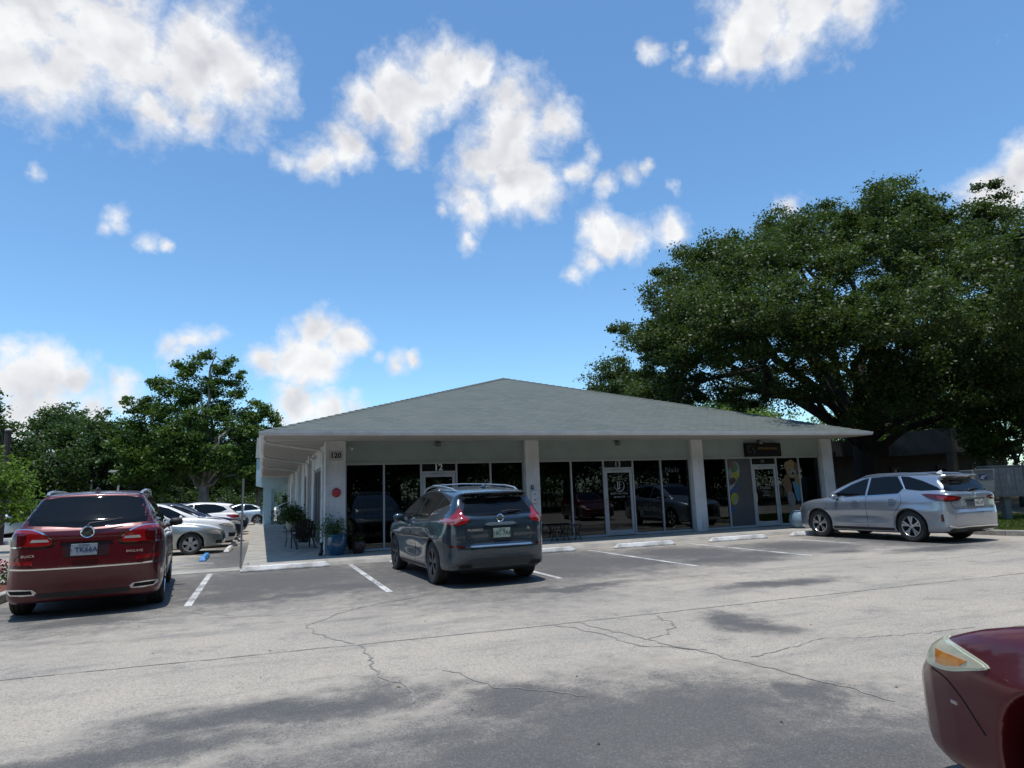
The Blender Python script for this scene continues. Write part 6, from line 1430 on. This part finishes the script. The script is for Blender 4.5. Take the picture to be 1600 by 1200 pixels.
C_ = g_.normal(size=(90, 3)) * np.array([.12, .12, .07]) + np.array([0, 0, .34]); link('flowers', leaf_mesh('flowers', C_, .07, g_), mat('pink_petal', (.45, .02, .09), .6), fl)
mb = MB()
for k in range(9): a = k * .7; mb.tube([(0, 0, 0), (.06 * math.cos(a), .06 * math.sin(a), .15), (.12 * math.cos(a), .12 * math.sin(a), .33)], .004, 4)
mb.build('stems', L_MID, fl)

# ================================================================ POTS AND FURNITURE BY THE WALK
def pot_plant(label, loc, prof, pm, lm, spread, hgt, n, leafs, seed, spikes=0, name='potted_plant'):
    r = empty(name, loc, 0, label, 'plant'); b_ = MB(); b_.lathe(prof, seg=28); rim_r = max(p[0] for p in prof[-3:]); b_.lathe([(prof[-1][0], prof[-1][1]), (prof[-1][0] - .02, prof[-1][1] - .01), (prof[-1][0] - .03, prof[-1][1] - .06)], seg=28)
    b_.build('pot', pm, r, smooth='auto'); b_ = MB(); b_.lathe([(prof[-1][0] - .02, prof[-1][1] - .04), (0, prof[-1][1] - .03)], seg=20); b_.build('soil', M_SOIL, r)
    g = np.random.default_rng(seed); z0 = prof[-1][1]; k = 16; T_ = g.normal(size=(k, 3)) * np.array([spread, spread, hgt * .35]) * .5 + np.array([0, 0, z0 + hgt * .5])
    C = np.concatenate([t_ + g.normal(size=(n // k, 3)) * spread * .3 for t_ in T_]); C = C[C[:, 2] > z0 - .08]
    link('leaves', leaf_mesh('leaves', C, leafs, g), lm, r)
    mb = MB()
    for t_ in T_: mb.tube([(0, 0, z0 - .04), (t_[0] * .4, t_[1] * .4, (z0 + t_[2]) / 2), tuple(t_)], .006, 5)
    for i in range(spikes):
        a = g.uniform(0, 6.28); q = g.uniform(.05, .2); mb.tube([(0, 0, z0 - .03), (q * math.cos(a) * .5, q * math.sin(a) * .5, z0 + hgt * .7), (q * math.cos(a) * 1.3, q * math.sin(a) * 1.3, z0 + hgt * g.uniform(1., 1.5))], [.008, .006, .002], 4)
    mb.build('stems', L_MID, r); return r
M_GLAZE = mat('blue_glaze', (.012, .085, .16), .22, var=.3, scale=6, coat=.6, col2=(.01, .05, .11))
pot_plant('large blue glazed planter with small shrub before the corner column', (1.86, 17.92, .09), [(0, 0), (.17, 0), (.19, .02), (.235, .2), (.25, .36), (.235, .48), (.25, .5), (.245, .53)], M_GLAZE, L_DARK, .42, .36, 900, .055, 7, 9)
pot_plant('low dark brown pot between the blue planter and the window', (2.42, 18.02, .09), [(0, 0), (.12, 0), (.17, .1), (.19, .22), (.16, .3), (.17, .32)], mat('brown_glaze', (.04, .022, .018), .35, var=.3), island_leaf('dry_leaf', [(.05, .04, .02), (.08, .07, .03)], .3, .6), .2, .15, 160, .045, 8)
# side table holding a pale pot
stb = empty('side_table', (.92, 22.2, .09), 0, 'small grey metal side table on the shaded walk', 'table')
M_IRON = mat('grey_iron', (.09, .095, .095), .5, .6)
b = MB(); b.lathe([(0, .47), (.27, .47), (.28, .48), (.28, .495), (.27, .50), (0, .50)], seg=28); b.build('table_top', M_IRON, stb)
for k in range(4):
    a = math.pi / 4 + k * math.pi / 2; b = MB(); b.tube([(.22 * math.cos(a), .22 * math.sin(a), .47), (.2 * math.cos(a), .2 * math.sin(a), .2), (.27 * math.cos(a), .27 * math.sin(a), 0)], .012, 6); b.build('leg', M_IRON, stb)
pot_plant('bushy dark green plant in a pale pot on the side table', (.92, 22.2, .591), [(0, 0), (.11, 0), (.16, .12), (.19, .26), (.2, .28), (.19, .29)], mat('pale_ceramic', (.33, .34, .33), .5, var=.2), L_DARK, .46, .36, 2200, .07, 9, 5)
pot_plant('spiky dark shrub in a black pot against the side wall', (1.38, 24.4, .09), [(0, 0), (.16, 0), (.2, .3), (.21, .4), (.2, .42)], mat('black_pot', (.02, .02, .02), .5), L_DARK, .45, .55, 1500, .075, 12, 10)
# slatted folding chair, seen from behind
ch = empty('garden_chair', (1.22, 21.35, .09), R(100), 'dark slatted wooden garden chair on the shaded walk', 'chair')
M_DWOOD = mat('dark_stained_wood', (.028, .018, .014), .6, var=.3, scale=6)
for k in range(7):
    w_ = .075; y = (k - 3) * .085; h = .92 - .018 * (k - 3) ** 2
    b = MB(); M_ = Matrix.Translation((-.22, y * 1.0, .3)) @ Matrix.Rotation(R(-22), 4, 'Y'); b.box(-.01, -w_ / 2, 0, .01, w_ / 2, h - .3, M=M_); b.build('back_slat', M_DWOOD, ch, bevel=.003)
for k in range(6):
    b = MB(); b.box(-.2 + k * .09, -.27, .33 + k * .012, -.125 + k * .09, .27, .35 + k * .012); b.build('seat_slat', M_DWOOD, ch, bevel=.003)
for s_ in (1, -1):
    b = MB(); b.tube([(.33, .27 * s_, 0), (.30, .27 * s_, .38), (.3, .3 * s_, .56)], .02, 6); b.build('leg', M_DWOOD, ch)
    b = MB(); b.tube([(-.42, .27 * s_, 0), (0, .27 * s_, .30), (.32, .26 * s_, .40)], .022, 6); b.build('leg', M_DWOOD, ch)
    b = MB(); b.box(-.32, .26 * s_ - .05, .56, .36, .26 * s_ + .06, .585); b.build('armrest', M_DWOOD, ch, bevel=.004)
b = MB(); b.box(-.36, -.31, .55, -.33, .31, .61); b.build('back_rail', M_DWOOD, ch)
# black bench at shop 13
bn = empty('bench', (8.36, 17.98, .09), 0, 'low black bench with crossed legs under the first window of shop 13', 'bench')
for k in range(3):
    b = MB(); b.box(-.5, -.17 + k * .12, .42, .5, -.06 + k * .12, .45); b.build('seat_slat', mat('black_iron', (.012, .012, .013), .5), bn, bevel=.004)
for x in (-.38, 0, .38):
    for s_ in (1, -1):
        b = MB(); b.tube([(x - .09 * s_, -.14, 0), (x + .02 * s_, 0, .22), (x + .09 * s_ , .12, .42)] if False else [(x - .10 * s_, -.12, 0), (x - .03 * s_, -.1, .2), (x - .10 * s_, -.08, .42)], .018, 6); b.build('leg', mat('black_iron', (.012, .012, .013), .5), bn)
b = MB(); b.tube([(-.44, -.1, .18), (.44, -.1, .18)], .014, 6); b.build('stretcher', mat('black_iron', (.012, .012, .013), .5), bn)
# pale blue pot by the silver car
pt = empty('planter_pot', (16.25, 17.0, .09), 0, 'rounded pale blue pot by the front wheel of the silver-blue SUV', 'pot')
b = MB(); b.lathe([(0, 0), (.18, 0), (.28, .1), (.33, .26), (.30, .42), (.22, .52), (.24, .55), (.22, .56), (.2, .5)], seg=28); b.build('bowl', mat('pale_blue_glaze', (.20, .29, .35), .35, var=.3, scale=4, col2=(.13, .2, .26)), pt, smooth='auto')
b = MB(); b.lathe([(.2, .5), (0, .51)], seg=20); b.build('soil', M_SOIL, pt)

# ================================================================ POSTS
def pole(name, label, cat, x, y, h, r_, m, group=None):
    r = empty(name, (x, y, 0), 0, label, cat, group); b_ = MB(); b_.tube([(0, 0, 0), (0, 0, h)], [r_ * 1.15, r_ * .8], 10); b_.build('post', m, r, smooth='auto'); return r
M_GALV = mat('galvanised', (.30, .31, .31), .45, .7, var=.2)
sp_ = empty('sign_post', (-.40, 16.75, .0), 0, 'thin grey metal sign post at the front corner of the walk', 'post')
b = MB(); b.prism([(-.022, -.012), (.022, -.012), (.022, -.006), (.006, -.004), (.006, .012), (-.006, .012), (-.006, -.004), (-.022, -.006)], 'z', 0, 2.06); b.build('post', M_GALV, sp_)
b = MB(); b.box(-.003, -.16, 1.62, .003, .14, 2.03, M=Matrix.Translation((.012, .02, 0)) @ Matrix.Rotation(R(4), 4, 'Z')); b.build('sign_plate', mat('sign_back', (.32, .33, .33), .4, .7), sp_)
b = MB(); b.lathe([(.05, 0), (.05, .02), (.03, .03)], seg=12); b.build('base', M_KERB, sp_)
p_ = pole('lamp_post', 'white T-shaped parking lamp above the red SUV roof', 'lamp post', -10.9, 62, 4.35, .09, mat('post_white', (.6, .6, .58), .5), 'white lamp posts')
b = MB(); b.box(-.75, -.15, 4.3, .55, .15, 4.45); b.build('lamp_head', mat('post_white', (.6, .6, .58), .5), p_, bevel=.03)
p_ = pole('lamp_post', 'short white post left of the T-shaped lamp', 'lamp post', -13.2, 64, 3.6, .09, mat('post_white', (.6, .6, .58), .5), 'white lamp posts')
b = MB(); b.lathe([(.12, 3.6), (.14, 3.7), (.05, 3.8), (0, 3.8)], seg=12); b.build('lamp_head', mat('post_white', (.6, .6, .58), .5), p_)
p_ = pole('utility_pole', 'dark brown utility pole at the left edge', 'pole', -10.9, 36.2, 5.1, .16, mat('pole_brown', (.035, .022, .018), .8, var=.3, scale=3, stretch=(1, 1, .1)))
b = MB(); b.lathe([(.12, 5.1), (.16, 5.15), (0, 5.25)], seg=10); b.build('cap', M_KERB, p_)

# ================================================================ MAILBOXES
M_MBOX = mat('mailbox_grey', (.19, .21, .21), .5, .2, var=.15, scale=5)
mx = empty('parcel_mailbox', (21.55, 14.75, .06), R(-18), 'light grey mail collection box with a small blue and white eagle decal', 'mailbox')
b = MB(); b.prism([(-.30, .96), (.30, .96), (.40, 1.68), (-.38, 1.68)], 'y', -.28, .28); b.build('box', M_MBOX, mx, bevel=.015)
b = MB(); b.box(-.09, -.09, 0, .09, .09, .955); b.build('pedestal', M_MBOX, mx, bevel=.01)
b = MB(); b.box(-.16, -.16, 0, .16, .16, .03); b.build('base_plate', M_KERB, mx)
b = MB(); b.box(-.30, -.33, 1.66, .32, -.281, 1.70); b.build('chute_lip', M_MBOX, mx)
dp = MB(); dp.box(-.15, -.286, 1.36, .12, -.2815, 1.54); dc = dp.build('decal', mat('decal_blue', (.03, .05, .12), .5), mx)
dp = MB(); poly = [(-.13, 1.40), (-.08, 1.49), (.10, 1.52), (.11, 1.49), (0, 1.46), (.07, 1.44), (-.03, 1.43), (.0, 1.38)]; dp.prism(poly, 'y', -.290, -.2865); dp.build('eagle_mark', mat('decal_white', (.4, .42, .45), .5), dc)
for i, (x, y, lb) in enumerate(((22.85, 14.85, 'grey cluster mailbox cabinet just right of the collection box'), (24.1, 14.6, 'grey cluster mailbox cabinet cut by the right edge'))):
    c = empty('cluster_mailbox', (x, y, .06), R(-18), lb, 'mailbox', 'cluster mailboxes')
    b = MB(); b.box(-.56, -.24, .78, .56, .24, 1.76); b.build('cabinet', M_MBOX, c, bevel=.012)
    b = MB(); b.box(-.6, -.28, 1.761, .6, .28, 1.80); b.build('cap', M_MBOX, c, bevel=.01)
    b = MB(); b.box(-.1, -.1, 0, .1, .1, .779); b.build('pedestal', M_MBOX, c)
    for r__ in range(4):
        for k in range(4):
            b = MB(); b.box(-.52 + k * .26, -.250, .82 + r__ * .23, -.29 + k * .26, -.2405, 1.03 + r__ * .23); d_ = b.build('compartment_door', M_MBOX, c, bevel=.003)
            b = MB(); b.lathe([(.012, -.2505), (.012, -.256), (0, -.257)], (-.34 + k * .26, 0, .92 + r__ * .23), 'y', 8); b.build('lock', M_ALU, d_)
# small litter on the verge
lt = MB(); rg = random.Random(3)
for k in range(260):
    x = rg.uniform(18.3, 26); y = rg.uniform(11.3, 17.5); a = rg.uniform(0, 3.1); s_ = rg.uniform(.02, .05)
    lt.add([(x + s_ * math.cos(a), y + s_ * math.sin(a), .065), (x - s_ * .5 * math.sin(a), y + s_ * .5 * math.cos(a), .075), (x - s_ * math.cos(a), y - s_ * math.sin(a), .067), (x + s_ * .5 * math.sin(a), y - s_ * .5 * math.cos(a), .072)], [(0, 1, 2, 3)])
tag(lt.build('fallen_leaves', mat('dry_oak_leaf', (.2, .13, .06), .8, var=.4, scale=20)), 'dry fallen leaves on the verge by the mailboxes', 'leaves', kind='stuff')
lt = MB()
for k in range(150):
    x = rg.uniform(-3, 14); y = rg.choice([rg.uniform(15.6, 16.2), rg.uniform(3.5, 15)]); a = rg.uniform(0, 3.1); s_ = rg.uniform(.010, .026)
    lt.add([(x + s_ * math.cos(a), y + s_ * math.sin(a), .006), (x - s_ * .5 * math.sin(a), y + s_ * .5 * math.cos(a), .012), (x - s_ * math.cos(a), y - s_ * math.sin(a), .006), (x + s_ * .5 * math.sin(a), y - s_ * .5 * math.cos(a), .009)], [(0, 1, 2, 3)])
tag(lt.build('fallen_leaves', mat('dark_leaf_bits', (.09, .065, .04), .8, var=.4, scale=20)), 'small dry leaves and twigs scattered over the asphalt', 'leaves', kind='stuff')
